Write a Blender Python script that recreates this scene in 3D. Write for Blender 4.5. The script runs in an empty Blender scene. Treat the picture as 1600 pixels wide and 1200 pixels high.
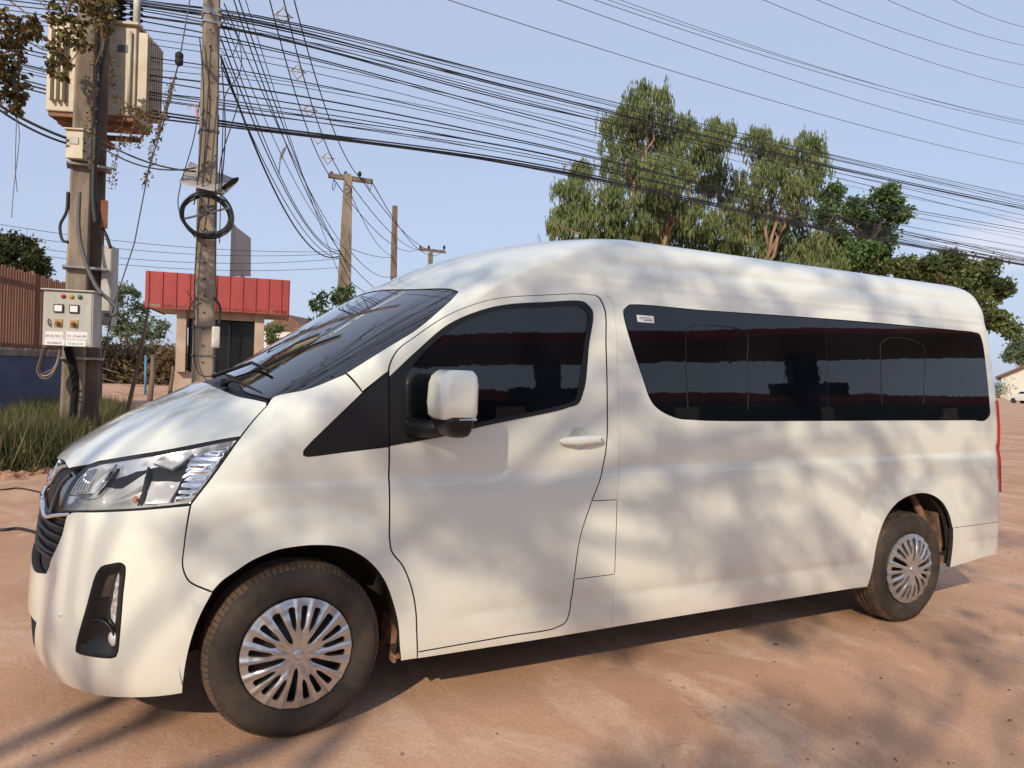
import bpy, bmesh, math, random
import numpy as np
from mathutils import Vector, Matrix
from mathutils.geometry import delaunay_2d_cdt
from mathutils.bvhtree import BVHTree
random.seed(7); RNG = np.random.default_rng(7)
SC = bpy.context.scene; COL = SC.collection
R = math.radians
# ---------------------------------------------------------------- camera, world, sun
CAM = np.array([-0.7075, -4.0127, 1.5073]); YAW, PIT, ROL, FPX = 0.4902, -0.0153, 0.0374, 1191.0
_d = np.array([math.sin(YAW)*math.cos(PIT), math.cos(YAW)*math.cos(PIT), math.sin(PIT)])
_r = np.array([math.cos(YAW), -math.sin(YAW), 0.0]); _u = np.cross(_r, _d)
_r, _u = _r*math.cos(ROL)+_u*math.sin(ROL), -_r*math.sin(ROL)+_u*math.cos(ROL)
def ray(x, y): return _d+_r*(x-800)/FPX-_u*(y-600)/FPX      # direction through a point of the photo
def at_depth(x, y, dep): return CAM+ray(x, y)*dep            # real point at a distance along the view axis
def on_z(x, y, z=0.0):
    v = ray(x, y); return CAM+v*((z-CAM[2])/v[2])
cd = bpy.data.cameras.new('camera'); co = bpy.data.objects.new('camera', cd); COL.objects.link(co)
cd.sensor_width = 36; cd.lens = FPX/1600*36; cd.clip_start = 0.05; cd.clip_end = 6000
co.matrix_world = Matrix(((_r[0], _u[0], -_d[0], CAM[0]), (_r[1], _u[1], -_d[1], CAM[1]), (_r[2], _u[2], -_d[2], CAM[2]), (0, 0, 0, 1)))
SC.camera = co
SC.render.resolution_x = 1024; SC.render.resolution_y = 768
SUN_DIR = Vector((1.05, 1.0, -0.82)).normalized()            # the way the light travels
sun_el = math.asin(-SUN_DIR.z); sun_az = math.atan2(-SUN_DIR.x, -SUN_DIR.y)   # clockwise from +Y
w = bpy.data.worlds.new('World'); SC.world = w; w.use_nodes = True
nt = w.node_tree; nt.nodes.clear()
sky = nt.nodes.new('ShaderNodeTexSky'); sky.sky_type = 'NISHITA'; sky.sun_disc = False
sky.sun_elevation = sun_el; sky.sun_rotation = sun_az; sky.air_density = 1.0; sky.dust_density = 1.6; sky.ozone_density = 3.0; sky.altitude = 0
bg = nt.nodes.new('ShaderNodeBackground'); bg.inputs[1].default_value = 0.140
out = nt.nodes.new('ShaderNodeOutputWorld')
hz_ = nt.nodes.new('ShaderNodeMix'); hz_.data_type = 'RGBA'; hz_.inputs[0].default_value = 0.80; hz_.inputs[7].default_value = (3.0, 3.45, 4.55, 1)   # thin even haze in the sky
nt.links.new(sky.outputs[0], hz_.inputs[6]); 
# one thin cloud low on the right
_n = nt.nodes; tcw = _n.new('ShaderNodeTexCoord'); cdir = Vector(ray(1552, 384)).normalized()
def _vm(op, a, b=None, val=None):
    q = _n.new('ShaderNodeVectorMath'); q.operation = op; nt.links.new(a, q.inputs[0])
    if b is not None: nt.links.new(b, q.inputs[1])
    if val is not None: q.inputs[1].default_value = val
    return q
sb_ = _vm('SUBTRACT', tcw.outputs['Generated'], val=tuple(cdir)); sc_ = _vm('MULTIPLY', sb_.outputs[0], val=(11.0, 11.0, 30.0)); ln_ = _vm('LENGTH', sc_.outputs[0])
nz = _n.new('ShaderNodeTexNoise'); nz.inputs['Scale'].default_value = 16; nz.inputs['Detail'].default_value = 7; nt.links.new(tcw.outputs['Generated'], nz.inputs[0])
ad = _n.new('ShaderNodeMath'); ad.operation = 'MULTIPLY_ADD'; nt.links.new(nz.outputs[0], ad.inputs[0]); ad.inputs[1].default_value = -1.1; nt.links.new(ln_.outputs['Value'], ad.inputs[2])
rp = _n.new('ShaderNodeMapRange'); nt.links.new(ad.outputs[0], rp.inputs[0]); rp.inputs[1].default_value = .45; rp.inputs[2].default_value = -.15; rp.inputs[3].default_value = 0; rp.inputs[4].default_value = .5
cm_ = _n.new('ShaderNodeMix'); cm_.data_type = 'RGBA'; nt.links.new(rp.outputs[0], cm_.inputs[0]); nt.links.new(hz_.outputs[2], cm_.inputs[6]); cm_.inputs[7].default_value = (5.2, 4.9, 5.3, 1); nt.links.new(cm_.outputs[2], bg.inputs[0]); nt.links.new(bg.outputs[0], out.inputs[0])
sl = bpy.data.lights.new('sun', 'SUN'); sl.energy = 2.9; sl.angle = R(0.53); sl.color = (1.0, 0.85, 0.64)
so = bpy.data.objects.new('sun', sl); COL.objects.link(so); so.rotation_euler = SUN_DIR.to_track_quat('-Z', 'Y').to_euler()
SC.view_settings.view_transform = 'Standard'; SC.view_settings.look = 'None'; SC.view_settings.gamma = 1
SC.view_settings.exposure = 0.34
SC.cycles.max_bounces = 8; SC.cycles.transparent_max_bounces = 12; SC.cycles.caustics_reflective = False; SC.cycles.caustics_refractive = False
# ---------------------------------------------------------------- materials
def new_mat(name):
    m = bpy.data.materials.new(name); m.use_nodes = True
    return m, m.node_tree, m.node_tree.nodes['Principled BSDF']
def mat(name, col, rough=0.5, metal=0.0, coat=0.0, var=0.0, scale=8.0, bump=0.0, bscale=30.0, col2=None, spec=0.5, obj=False, detail=5, streak=None, coat_r=0.03):
    m, t, b = new_mat(name)
    b.inputs['Base Color'].default_value = (*col, 1); b.inputs['Roughness'].default_value = rough
    b.inputs['Metallic'].default_value = metal; b.inputs['Coat Weight'].default_value = coat; b.inputs['Coat Roughness'].default_value = coat_r
    b.inputs['Specular IOR Level'].default_value = spec
    if var or bump or col2:
        tc = t.nodes.new('ShaderNodeTexCoord'); mp = t.nodes.new('ShaderNodeMapping')
        t.links.new(tc.outputs['Object'], mp.inputs[0])
        if streak: mp.inputs['Scale'].default_value = streak
        if var or col2:
            n = t.nodes.new('ShaderNodeTexNoise'); n.inputs['Scale'].default_value = scale; n.inputs['Detail'].default_value = detail; n.inputs['Roughness'].default_value = 0.62
            t.links.new(mp.outputs[0], n.inputs[0])
            cr = t.nodes.new('ShaderNodeValToRGB'); c2 = col2 if col2 else tuple(c*(1-var) for c in col)
            c1 = col if col2 else tuple(min(1, c*(1+var)) for c in col)
            cr.color_ramp.elements[0].position = 0.36; cr.color_ramp.elements[0].color = (*c2, 1)
            cr.color_ramp.elements[1].position = 0.64; cr.color_ramp.elements[1].color = (*c1, 1)
            t.links.new(n.outputs[0], cr.inputs[0]); t.links.new(cr.outputs[0], b.inputs['Base Color'])
        if bump:
            n2 = t.nodes.new('ShaderNodeTexNoise'); n2.inputs['Scale'].default_value = bscale; n2.inputs['Detail'].default_value = 6
            t.links.new(mp.outputs[0], n2.inputs[0])
            bp = t.nodes.new('ShaderNodeBump'); bp.inputs['Strength'].default_value = 1.0; bp.inputs['Distance'].default_value = bump
            t.links.new(n2.outputs[0], bp.inputs['Height']); t.links.new(bp.outputs[0], b.inputs['Normal'])
    return m
M = {}
M['paint'] = mat('white_paint', (0.725, 0.75, 0.685), 0.32, coat=1.0, bump=0.00010, bscale=2.2)
def dusty_paint():
    m = M['paint']; t = m.node_tree; b = t.nodes['Principled BSDF']; N = t.nodes; L = t.links
    tc = N.new('ShaderNodeTexCoord'); sp = N.new('ShaderNodeSeparateXYZ'); L.new(tc.outputs['Object'], sp.inputs[0]); n = N.new('ShaderNodeTexNoise'); n.inputs['Scale'].default_value = 9; n.inputs['Detail'].default_value = 8; n.inputs['Roughness'].default_value = .7; L.new(tc.outputs['Object'], n.inputs[0])
    a = N.new('ShaderNodeMapRange'); L.new(sp.outputs[2], a.inputs[0]); a.inputs[1].default_value = .75; a.inputs[2].default_value = .22; a.inputs[3].default_value = 0; a.inputs[4].default_value = .42
    q = N.new('ShaderNodeMath'); q.operation = 'MULTIPLY'; q.use_clamp = True; L.new(a.outputs[0], q.inputs[0]); L.new(n.outputs[0], q.inputs[1])
    x = N.new('ShaderNodeMix'); x.data_type = 'RGBA'; L.new(q.outputs[0], x.inputs[0]); x.inputs[6].default_value = (0.725, 0.75, 0.685, 1); x.inputs[7].default_value = (.48, .33, .22, 1); L.new(x.outputs[2], b.inputs['Base Color'])
dusty_paint()
M['black_plastic'] = mat('black_plastic', (0.010, 0.011, 0.013), 0.40, spec=.35)
M['matt_black'] = mat('matt_black', (0.012, 0.012, 0.013), 0.75)
M['inner'] = mat('inner_dark', (0.010, 0.010, 0.011), 0.9)
M['glass'] = mat('tinted_glass', (0.004, 0.005, 0.007), 0.0, spec=0.6, coat=0.15, bump=0.0022, bscale=1.0, coat_r=0.0)
M['screen'] = mat('windscreen_glass', (0.006, 0.007, 0.010), 0.0, spec=1.0, coat=1.0, bump=0.0004, bscale=2.0, coat_r=0.0)
M['chrome'] = mat('chrome', (0.82, 0.83, 0.85), 0.07, metal=1.0)
M['satin_chrome'] = mat('satin_reflector', (0.80, 0.81, 0.82), 0.22, metal=0.55)
M['silver'] = mat('silver_hubcap', (0.56, 0.555, 0.55), 0.28, metal=0.85, coat=0.3)
M['tyre'] = mat('tyre_rubber', (0.024, 0.021, 0.019), 0.82, col2=(0.062, 0.043, 0.030), scale=9, bump=0.0006, bscale=160)
M['tread'] = mat('dusty_tread', (0.135, 0.082, 0.052), 0.9, col2=(0.055, 0.038, 0.028), scale=14, bump=0.0008, bscale=120)
M['liner'] = mat('arch_liner', (0.014, 0.012, 0.011), 0.9, col2=(0.045, 0.026, 0.017), scale=5, bump=0.002, bscale=30)
M['mud'] = mat('muddy_metal', (0.30, 0.155, 0.09), 0.9, col2=(0.06, 0.04, 0.03), scale=11, bump=0.002, bscale=60)
M['red_lens'] = mat('red_lens', (0.32, 0.012, 0.010), 0.08, coat=1.0)
M['orange'] = mat('amber_lens', (0.6, 0.16, 0.03), 0.15, coat=1)
M['rotor'] = mat('steel_wheel', (0.05, 0.048, 0.046), 0.5, metal=0.5)
# ---------------------------------------------------------------- helpers
def tag(o, label=None, cat=None, group=None, kind=None):
    if label: o['label'] = label
    if cat: o['category'] = cat
    if group: o['group'] = group
    if kind: o['kind'] = kind
    return o
def empty(name, loc=(0, 0, 0), rz=0, **k):
    o = bpy.data.objects.new(name, None); COL.objects.link(o); o.location = tuple(float(c) for c in loc); o.rotation_euler = (0, 0, rz); o.empty_display_size = 0.1
    return tag(o, **k)
def link(name, me, parent=None, mats=()):
    for m_ in mats: me.materials.append(m_)
    o = bpy.data.objects.new(name, me); COL.objects.link(o)
    if parent is not None: o.parent = parent
    return o
class MB:
    """gathers shapes into one mesh"""
    def __init__(s): s.v = []; s.f = []; s.m = []; s.sm = []
    def add(s, vs, fs, mi=0, smooth=False):
        k = len(s.v); s.v += [tuple(float(c) for c in v) for v in vs]
        for f in fs: s.f.append([k+i for i in f]); s.m.append(mi); s.sm.append(smooth)
    def box(s, c, d, rot=None, mi=0, bev=0.0):
        hx, hy, hz = d[0]/2, d[1]/2, d[2]/2
        if bev > 0:
            b = min(bev, hx*.9, hy*.9, hz*.9); vs = []; 
            bm = bmesh.new(); bmesh.ops.create_cube(bm, size=1)
            for v in bm.verts: v.co = Vector((v.co.x*d[0], v.co.y*d[1], v.co.z*d[2]))
            bmesh.ops.bevel(bm, geom=list(bm.edges), offset=b, segments=2, affect='EDGES', profile=0.5)
            vs = [v.co.copy() for v in bm.verts]; fs = [[v.index for v in f.verts] for f in bm.faces]; bm.free()
        else:
            vs = [Vector((x, y, z)) for x in (-hx, hx) for y in (-hy, hy) for z in (-hz, hz)]
            fs = [(0, 1, 3, 2), (4, 6, 7, 5), (0, 4, 5, 1), (2, 3, 7, 6), (0, 2, 6, 4), (1, 5, 7, 3)]
        if rot is not None: vs = [rot @ v for v in vs]
        c = Vector([float(q) for q in c]); s.add([v+c for v in vs], fs, mi)
        return s
    def tube(s, pts, r, seg=8, mi=0, caps=True, smooth=True):
        P = [Vector([float(c) for c in p]) for p in pts]; n = len(P)
        rr = r if hasattr(r, '__len__') else [r]*n
        vs = []; up = None
        for i in range(n):
            t = (P[min(i+1, n-1)]-P[max(i-1, 0)]).normalized()
            if up is None:
                up = Vector((0, 0, 1)) if abs(t.z) < 0.9 else Vector((1, 0, 0))
            a = t.cross(up); 
            if a.length < 1e-6: a = t.cross(Vector((0, 1, 0)))
            a.normalize(); b = a.cross(t).normalized(); up = b
            for k in range(seg):
                th = 2*math.pi*k/seg; vs.append(P[i]+(a*math.cos(th)+b*math.sin(th))*rr[i])
        fs = [(i*seg+k, i*seg+(k+1) % seg, (i+1)*seg+(k+1) % seg, (i+1)*seg+k) for i in range(n-1) for k in range(seg)]
        if caps: fs += [tuple(range(seg))[::-1], tuple((n-1)*seg+k for k in range(seg))]
        s.add(vs, fs, mi, smooth); return s
    def lathe(s, prof, origin, axis='y', seg=64, mi=0, smooth=True):
        """prof: (radius, along)"""
        O = Vector([float(c) for c in origin]); vs = []
        for (r_, a) in prof:
            for k in range(seg):
                th = 2*math.pi*k/seg; c, s_ = r_*math.cos(th), r_*math.sin(th)
                vs.append(O+(Vector((c, a, s_)) if axis == 'y' else Vector((c, s_, a)) if axis == 'z' else Vector((a, c, s_))))
        n = len(prof); fs = [(i*seg+k, i*seg+(k+1) % seg, (i+1)*seg+(k+1) % seg, (i+1)*seg+k) for i in range(n-1) for k in range(seg)]
        s.add(vs, fs, mi, smooth); return s
    def prism(s, poly, vec, mi=0):
        P = [Vector([float(c) for c in p]) for p in poly]; v = Vector([float(c) for c in vec]); n = len(P)
        s.add(P+[p+v for p in P], [tuple(range(n))[::-1], tuple(range(n, 2*n))]+[(i, (i+1) % n, n+(i+1) % n, n+i) for i in range(n)], mi); return s
    def build(s, name, mats, parent=None, fix=True):
        me = bpy.data.meshes.new(name); me.from_pydata(s.v, [], s.f); 
        me.polygons.foreach_set('material_index', s.m); me.polygons.foreach_set('use_smooth', s.sm)
        if fix:
            bm = bmesh.new(); bm.from_mesh(me); bmesh.ops.recalc_face_normals(bm, faces=list(bm.faces)); bm.to_mesh(me); bm.free()
        me.update()
        return link(name, me, parent, mats if isinstance(mats, (list, tuple)) else [mats])
# ================================================================ THE VAN
# body shape: rows from the bottom edge to the roof centre line; front at -x, near side at -y
ROWS = np.array([
 # zs    ys    xs     xf     zf    bow  n    xr
 (.20, .915, -.20, -.93, .20, .15, 2.7, 4.91),
 (.20, .915, -.20, -.93, .20, .15, 2.7, 4.91),
 (.27, .940, -.20, -.975, .27, .15, 2.7, 4.935),
 (.40, .950, -.20, -1.0, .40, .15, 2.7, 4.945),
 (.60, .955, -.20, -.988, .60, .15, 2.7, 4.93),
 (.80, .955, -.20, -.97, .80, .15, 2.7, 4.915),
 (.92, .954, -.18, -.95, .93, .15, 2.7, 4.905),
 (1.00, .953, -.14, -.925, 1.02, .15, 2.7, 4.90),
 (1.06, .952, -.08, -.86, 1.09, .14, 2.8, 4.895),
 (1.13, .950, -.00, -.73, 1.165, .13, 2.9, 4.895),
 (1.20, .946, .06, -.57, 1.25, .12, 3.0, 4.893),
 (1.27, .941, .12, -.41, 1.33, .11, 3.2, 4.89),
 (1.34, .936, .20, -.27, 1.40, .12, 3.4, 4.885),
 (1.43, .929, .28, -.12, 1.485, .13, 3.6, 4.875),
 (1.58, .918, .44, .12, 1.655, .13, 3.8, 4.852),
 (1.74, .905, .66, .38, 1.825, .12, 4.0, 4.825),
 (1.88, .892, .86, .64, 1.975, .11, 4.0, 4.80),
 (2.00, .872, 1.06, .85, 2.085, .13, 3.8, 4.785),
 (2.10, .842, 1.30, 1.05, 2.165, .15, 3.6, 4.785),
 (2.185, .79, 1.55, 1.25, 2.22, .17, 3.2, 4.76),
 (2.242, .700, 1.75, 1.42, 2.25, .18, 3.0, 4.70),
 (2.266, .52, 1.9, 1.55, 2.268, .15, 2.8, 4.60),
 (2.280, .26, 2.0, 1.7, 2.28, .1, 2.6, 4.5),
 (2.285, .0, 2.1, 1.8, 2.285, .0, 2.5, 4.45),
 (2.285, .0, 2.1, 1.8, 2.285, .0, 2.5, 4.45)])
NFA, NSD, NRA = 110, 300, 60            # columns on the front arc, the side, the rear arc
def bspl(rows, v):
    n = len(rows)-1; v = min(max(v, 0), n-2+1e-9-1e-9); 
    k = min(int(v), n-2); t = v-k
    P = [rows[max(min(k+a-0, n), 0)] for a in (-1+0, 0, 1, 2)] if k > 0 else [rows[0], rows[0], rows[1], rows[2]]
    b = [(1-t)**3/6, (3*t**3-6*t*t+4)/6, (-3*t**3+3*t*t+3*t+1)/6, t**3/6]
    return sum(bi*pi for bi, pi in zip(b, P))
def sstep(a, b, x):
    t = np.clip((x-a)/(b-a), 0, 1); return t*t*(3-2*t)
def relief(x, z, y):
    """pressed shapes of the side: outward displacement in metres"""
    d = np.zeros_like(x); ab = lambda v, k=.007: np.sqrt(v*v+k*k)-k
    side = sstep(-.55, -.2, x)*(1-sstep(4.80, 4.90, x))
    zc = 1.045+0.010*x                                   # shoulder line
    up = np.where(z > zc, np.exp(-ab(z-zc)/.11), np.exp(-ab(z-zc)/.05))
    d += -.0140*up*sstep(-.62, -.25, x)*(1-sstep(4.80, 4.88, x))
    zl = 0.412+0.004*x                                   # lower line
    lo = np.where(z > zl, np.exp(-ab(z-zl)/.035), np.exp(-ab(z-zl)/.05))
    d += -.0100*lo*sstep(.60, .80, x)*(1-sstep(3.40, 3.52, x))
    d += -.007*np.where(z > .63, np.exp(-((z-.47)/.05)**2), np.exp(-((z-.47)/.03)**2))*sstep(4.42, 4.55, x)*(1-sstep(4.80, 4.9, x))
    for cx, r0, am in ((0.0, .585, .0100), (3.87, .615, .0100)):             # arch flares
        r = np.hypot(x-cx, z-.36); th = np.arctan2(z-.36, x-cx)
        fade = sstep(R(18), R(42), th)*(1-sstep(R(140), R(160), th))
        d += -am*fade*np.where(r > r0, np.exp(-ab(r-r0, .016)/.055), np.exp(-ab(r-r0, .016)/.045))
        r1 = .455 if cx == 0 else .50
        d += .005*(1-sstep(r1-.012, r1+.02, r))*(z > .2)*sstep(R(5), R(25), th)*(1-sstep(R(150), R(175), th))
    # bumper: centre part set back behind a crease
    yc = .575-.11*np.clip((.66-z)/.4, 0, 1); ay = np.abs(y)
    d += -.010*(1-sstep(yc-.014, yc+.006, ay))*(x < -.6)*(1-sstep(.66, .70, z))*sstep(.22, .30, z)
    d += -.012*np.exp(-((z-.325)/.02)**2)*(x < -.45)*sstep(.60, .75, ay)*np.where(z < .325, 1, 1)*0
    zr = 2.075+.012*np.clip(x-1.2, 0, 3)                  # groove below the roof edge
    d += -.013*np.exp(-((z-zr)/.026)**2)*sstep(1.15, 1.7, x)*(1-sstep(4.55, 4.75, x))*(y < -.5)
    d += .004*np.exp(-((z-1.975)/.016)**2)*sstep(1.0, 1.4, x)*(1-sstep(4.5, 4.75, x))*(y < -.5)
    d += -.004*sstep(1.92, 1.965, z)*sstep(1.0, 1.4, x)*(1-sstep(1.985, 2.03, z))*(y < -.5)
    # bonnet: raised centre between two creases
    hb = sstep(-.82, -.62, x)*(1-sstep(-.30, -.20, x))*(z > 1.08)
    yc2 = .60+.10*(x+.8); d += .010*hb*(1-sstep(yc2-.045, yc2+.01, ay)); yc3 = .36-.10*(x+.8); d += .006*hb*(1-sstep(yc3-.03, yc3+.015, ay))
    return d
def make_grid(NV):
    vs = np.linspace(0, len(ROWS)-3, 4000)
    par = np.array([bspl(ROWS, v) for v in vs])
    # even spacing in arc length along the section
    a = np.concatenate([[0], np.cumsum(np.hypot(np.diff(par[:, 0])+0*vs[1:], np.diff(par[:, 1]))+.5*np.hypot(np.diff(par[:, 3]), np.diff(par[:, 4])))])
    par = np.array([np.interp(np.linspace(0, a[-1], NV), a, par[:, k]) for k in range(8)]).T
    G = np.zeros((NFA+NSD+NRA+1, NV, 3))
    ph = np.linspace(0, math.pi/2, 800)
    for j, (zs, ys, xs, xf, zf, bow, n, xr) in enumerate(par):
        S = np.sin(ph)**(2/n); C_ = np.cos(ph)**(2/n)
        x = xf+bow*S**2+(xs-xf-bow)*(1-C_); y = -max(ys, 1e-4)*S
        z = zf+(zs-zf)*S**2
        L = np.concatenate([[0], np.cumsum(np.hypot(np.diff(x), np.diff(y)))]); q = np.linspace(0, L[-1], NFA+1)
        G[:NFA+1, j, 0] = np.interp(q, L, x); G[:NFA+1, j, 1] = np.interp(q, L, y); G[:NFA+1, j, 2] = np.interp(q, L, z)
        xe = xr-.16
        t = np.linspace(0, 1, NSD+1)
        G[NFA:NFA+NSD+1, j, 0] = xs+(xe-xs)*t; G[NFA:NFA+NSD+1, j, 1] = -ys; G[NFA:NFA+NSD+1, j, 2] = zs
        nr = 4.0
        S = np.sin(ph)**(2/nr); C_ = np.cos(ph)**(2/nr); x = xe+.16*S; y = -max(ys, 1e-4)*C_; 
        L = np.concatenate([[0], np.cumsum(np.hypot(np.diff(x), np.diff(y)))]); q = np.linspace(0, L[-1], NRA+1)
        G[NFA+NSD:, j, 0] = np.interp(q, L, x); G[NFA+NSD:, j, 1] = np.interp(q, L, y); G[NFA+NSD:, j, 2] = zs
    # slight plan taper of the side
    X, Y, Z = G[..., 0], G[..., 1], G[..., 2]
    m = np.clip((-Y)/.9, 0, 1)
    Y += m*(.012*np.clip(-X+.3, 0, 2)**2+.004*np.clip(X-3.2, 0, 3)**2)
    def normals(G):
        du = np.gradient(G, axis=0); dv = np.gradient(G, axis=1); n = np.cross(du, dv)
        l = np.linalg.norm(n, axis=2, keepdims=True); n = n/np.maximum(l, 1e-12)
        n[0, :, 1] = 0; n[:, -1] = np.array([0, 0, 1.0]); n[:, -2] = n[:, -2]*.3+np.array([0, 0, .7])
        n /= np.linalg.norm(n, axis=2, keepdims=True)
        return n
    N = normals(G)
    if N[NFA+NSD//2, NV//4, 1] > 0: N = -N; N[:, -1] = np.array([0, 0, 1.0])
    G = G+N*relief(G[..., 0], G[..., 2], G[..., 1])[..., None]
    N2 = normals(G)
    if N2[NFA+NSD//2, NV//4, 1] > 0: N2 = -N2; N2[:, -1] = np.array([0, 0, 1.0])
    N2[:, -3:] = N2[:, -3:]*.2+np.array([0, 0, .8]); N2 /= np.linalg.norm(N2, axis=2, keepdims=True)
    return G, N2
NV = 201
G, GN = make_grid(NV); NU = G.shape[0]
_tri = []; _st = 2
ii = np.arange(0, NU-1, _st); jj = np.arange(0, NV-1, _st)
gi = np.append(ii, NU-1); gj = np.append(jj, NV-1)
_vs = G[np.ix_(gi, gj)]; _nu, _nv = len(gi), len(gj)
for a in range(_nu-1):
    for b in range(_nv-1):
        p = a*_nv+b; _tri.append((p, p+_nv, p+_nv+1)); _tri.append((p, p+_nv+1, p+1))
_vl = [Vector(v) for v in _vs.reshape(-1, 3)]
BV = BVHTree.FromPolygons(_vl, _tri)
def _uv(loc, idx):
    t = _tri[idx]; A, B, C_ = (np.array(_vl[k]) for k in t); P = np.array(loc)
    v0, v1, v2 = B-A, C_-A, P-A
    d00, d01, d11, d20, d21 = v0@v0, v0@v1, v1@v1, v2@v0, v2@v1; den = d00*d11-d01*d01
    if abs(den) < 1e-16: b1 = b2 = 1/3
    else: b1 = (d11*d20-d01*d21)/den; b2 = (d00*d21-d01*d20)/den
    ij = [np.array([gi[k//_nv], gj[k % _nv]], float) for k in t]
    return ij[0]*(1-b1-b2)+ij[1]*b1+ij[2]*b2
def hit(x, y):
    """grid position where the sight line through photo point (x, y) meets the body"""
    loc, n, idx, d = BV.ray_cast(Vector(CAM), Vector(ray(x, y)).normalized())
    if loc is None:
        v = ray(x, y); best = None
        for t in np.linspace(2.5, 8, 120):
            l2, n2, i2, d2 = BV.find_nearest(Vector(CAM+v*t))
            if best is None or d2 < best[3]: best = (l2, n2, i2, d2)
        loc, n, idx, d = best
    return _uv(loc, idx)
def near(x, y, z):
    loc, n, idx, d = BV.find_nearest(Vector((x, y, z))); return _uv(loc, idx)
def samp(A, ij):
    i = np.clip(ij[..., 0], 0, NU-1.0001); j = np.clip(ij[..., 1], 0, NV-1.0001); a = i.astype(int); b = j.astype(int); s = (i-a)[..., None]; t = (j-b)[..., None]
    return A[a, b]*(1-s)*(1-t)+A[a+1, b]*s*(1-t)+A[a, b+1]*(1-s)*t+A[a+1, b+1]*s*t
def P3(ij): return samp(G, np.asarray(ij, float))
def N3(ij):
    n = samp(GN, np.asarray(ij, float)); return n/np.linalg.norm(n, axis=-1, keepdims=True)
def curve(pts, closed=True, step=.014):
    """control points -> smooth outline in grid space. (x,y[,'s']) photo point; ('p',x,y,z[,'s']) place on the body; ('g',i,j) grid; 's' = sharp"""
    Q = []; sh = []
    for p in pts:
        s_ = p[-1] == 's'; q = p[:-1] if s_ else p
        Q.append(near(*q[1:]) if q[0] == 'p' else np.array(q[1:], float) if q[0] == 'g' else hit(*q)); sh.append(s_)
    Q = np.array(Q); n = len(Q); out = []; X = P3(Q)
    for k in range(n if closed else n-1):
        a1, a2 = Q[k], Q[(k+1) % n]; p1, p2 = X[k], X[(k+1) % n]
        p0 = X[(k-1) % n] if (closed or k > 0) else p1; p3 = X[(k+2) % n] if (closed or k < n-2) else p2
        d = np.linalg.norm(p2-p1); la = np.linalg.norm(p1-p0); lc = np.linalg.norm(p3-p2); m = max(1, int(d/step))
        edge = (a1[0] < .6 and a2[0] < .6) or (a1[0] > NU-1.6 and a2[0] > NU-1.6) or a1[0] < 0 or a2[0] < 0 or min(a1[1], a2[1]) < 0 or max(a1[1], a2[1]) > NV-1
        if edge:
            for a in range(m): out.append(a1+(a2-a1)*a/m)
            continue
        def tan(a, b, c):
            l1, l2 = np.linalg.norm(b-a)+1e-9, np.linalg.norm(c-b)+1e-9; return ((b-a)/l1*l2+(c-b)/l2*l1)/(l1+l2)
        ch = (p2-p1)/max(d, 1e-9)
        t1 = ch*d if (sh[k] or la < 1e-6) else tan(p0, p1, p2)*min(d, 2.2*la); t2 = ch*d if (sh[(k+1) % n] or lc < 1e-6) else tan(p1, p2, p3)*min(d, 2.2*lc)
        for a in range(m):
            t = a/m
            if a == 0: out.append(a1); continue
            v = (2*t**3-3*t*t+1)*p1+(t**3-2*t*t+t)*t1+(-2*t**3+3*t*t)*p2+(t**3-t*t)*t2
            out.append(near(*v))
    if not closed: out.append(Q[-1])
    return np.array(out)
def inside(poly, pts):
    x, y = pts[:, 0], pts[:, 1]; r = np.zeros(len(pts), bool); n = len(poly)
    for k in range(n):
        x1, y1 = poly[k]; x2, y2 = poly[(k+1) % n]
        if y1 == y2: continue
        c = ((y1 > y) != (y2 > y)) & (x < (x2-x1)*(y-y1)/(y2-y1)+x1); r ^= c
    return r
def edist(poly, pts):
    best = np.full(len(pts), 1e9)
    for k in range(len(poly)):
        a, b = poly[k], poly[(k+1) % len(poly)]; ab = b-a; t = np.clip(((pts-a)@ab)/max(ab@ab, 1e-12), 0, 1)
        best = np.minimum(best, np.linalg.norm(pts-(a+t[:, None]*ab), axis=1))
    return best
def inset(poly, m, keep=lambda q: False):
    """move an outline inwards by m metres (negative: outwards)"""
    if m == 0: return poly
    n = len(poly); ar = 0.5*sum(poly[k][0]*poly[(k+1) % n][1]-poly[(k+1) % n][0]*poly[k][1] for k in range(n)); sg = 1 if ar > 0 else -1
    out = []
    for k in range(n):
        q = poly[k]; e = .5
        lu = np.linalg.norm(P3(q+[e, 0])-P3(q-[e, 0]))+1e-6; lv = np.linalg.norm(P3(q+[0, e])-P3(q-[0, e]))+1e-6
        t = (poly[(k+1) % n]-poly[k-1])*[lu, lv]; l = np.linalg.norm(t)+1e-12; t /= l
        nn = np.array([-t[1], t[0]])*sg*m
        out.append(q if keep(q) else q+nn/[lu, lv])
    return np.array(out)
centre = lambda q: q[0] < .6 or q[0] > NU-1.6 or q[1] > NV-1.6
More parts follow.
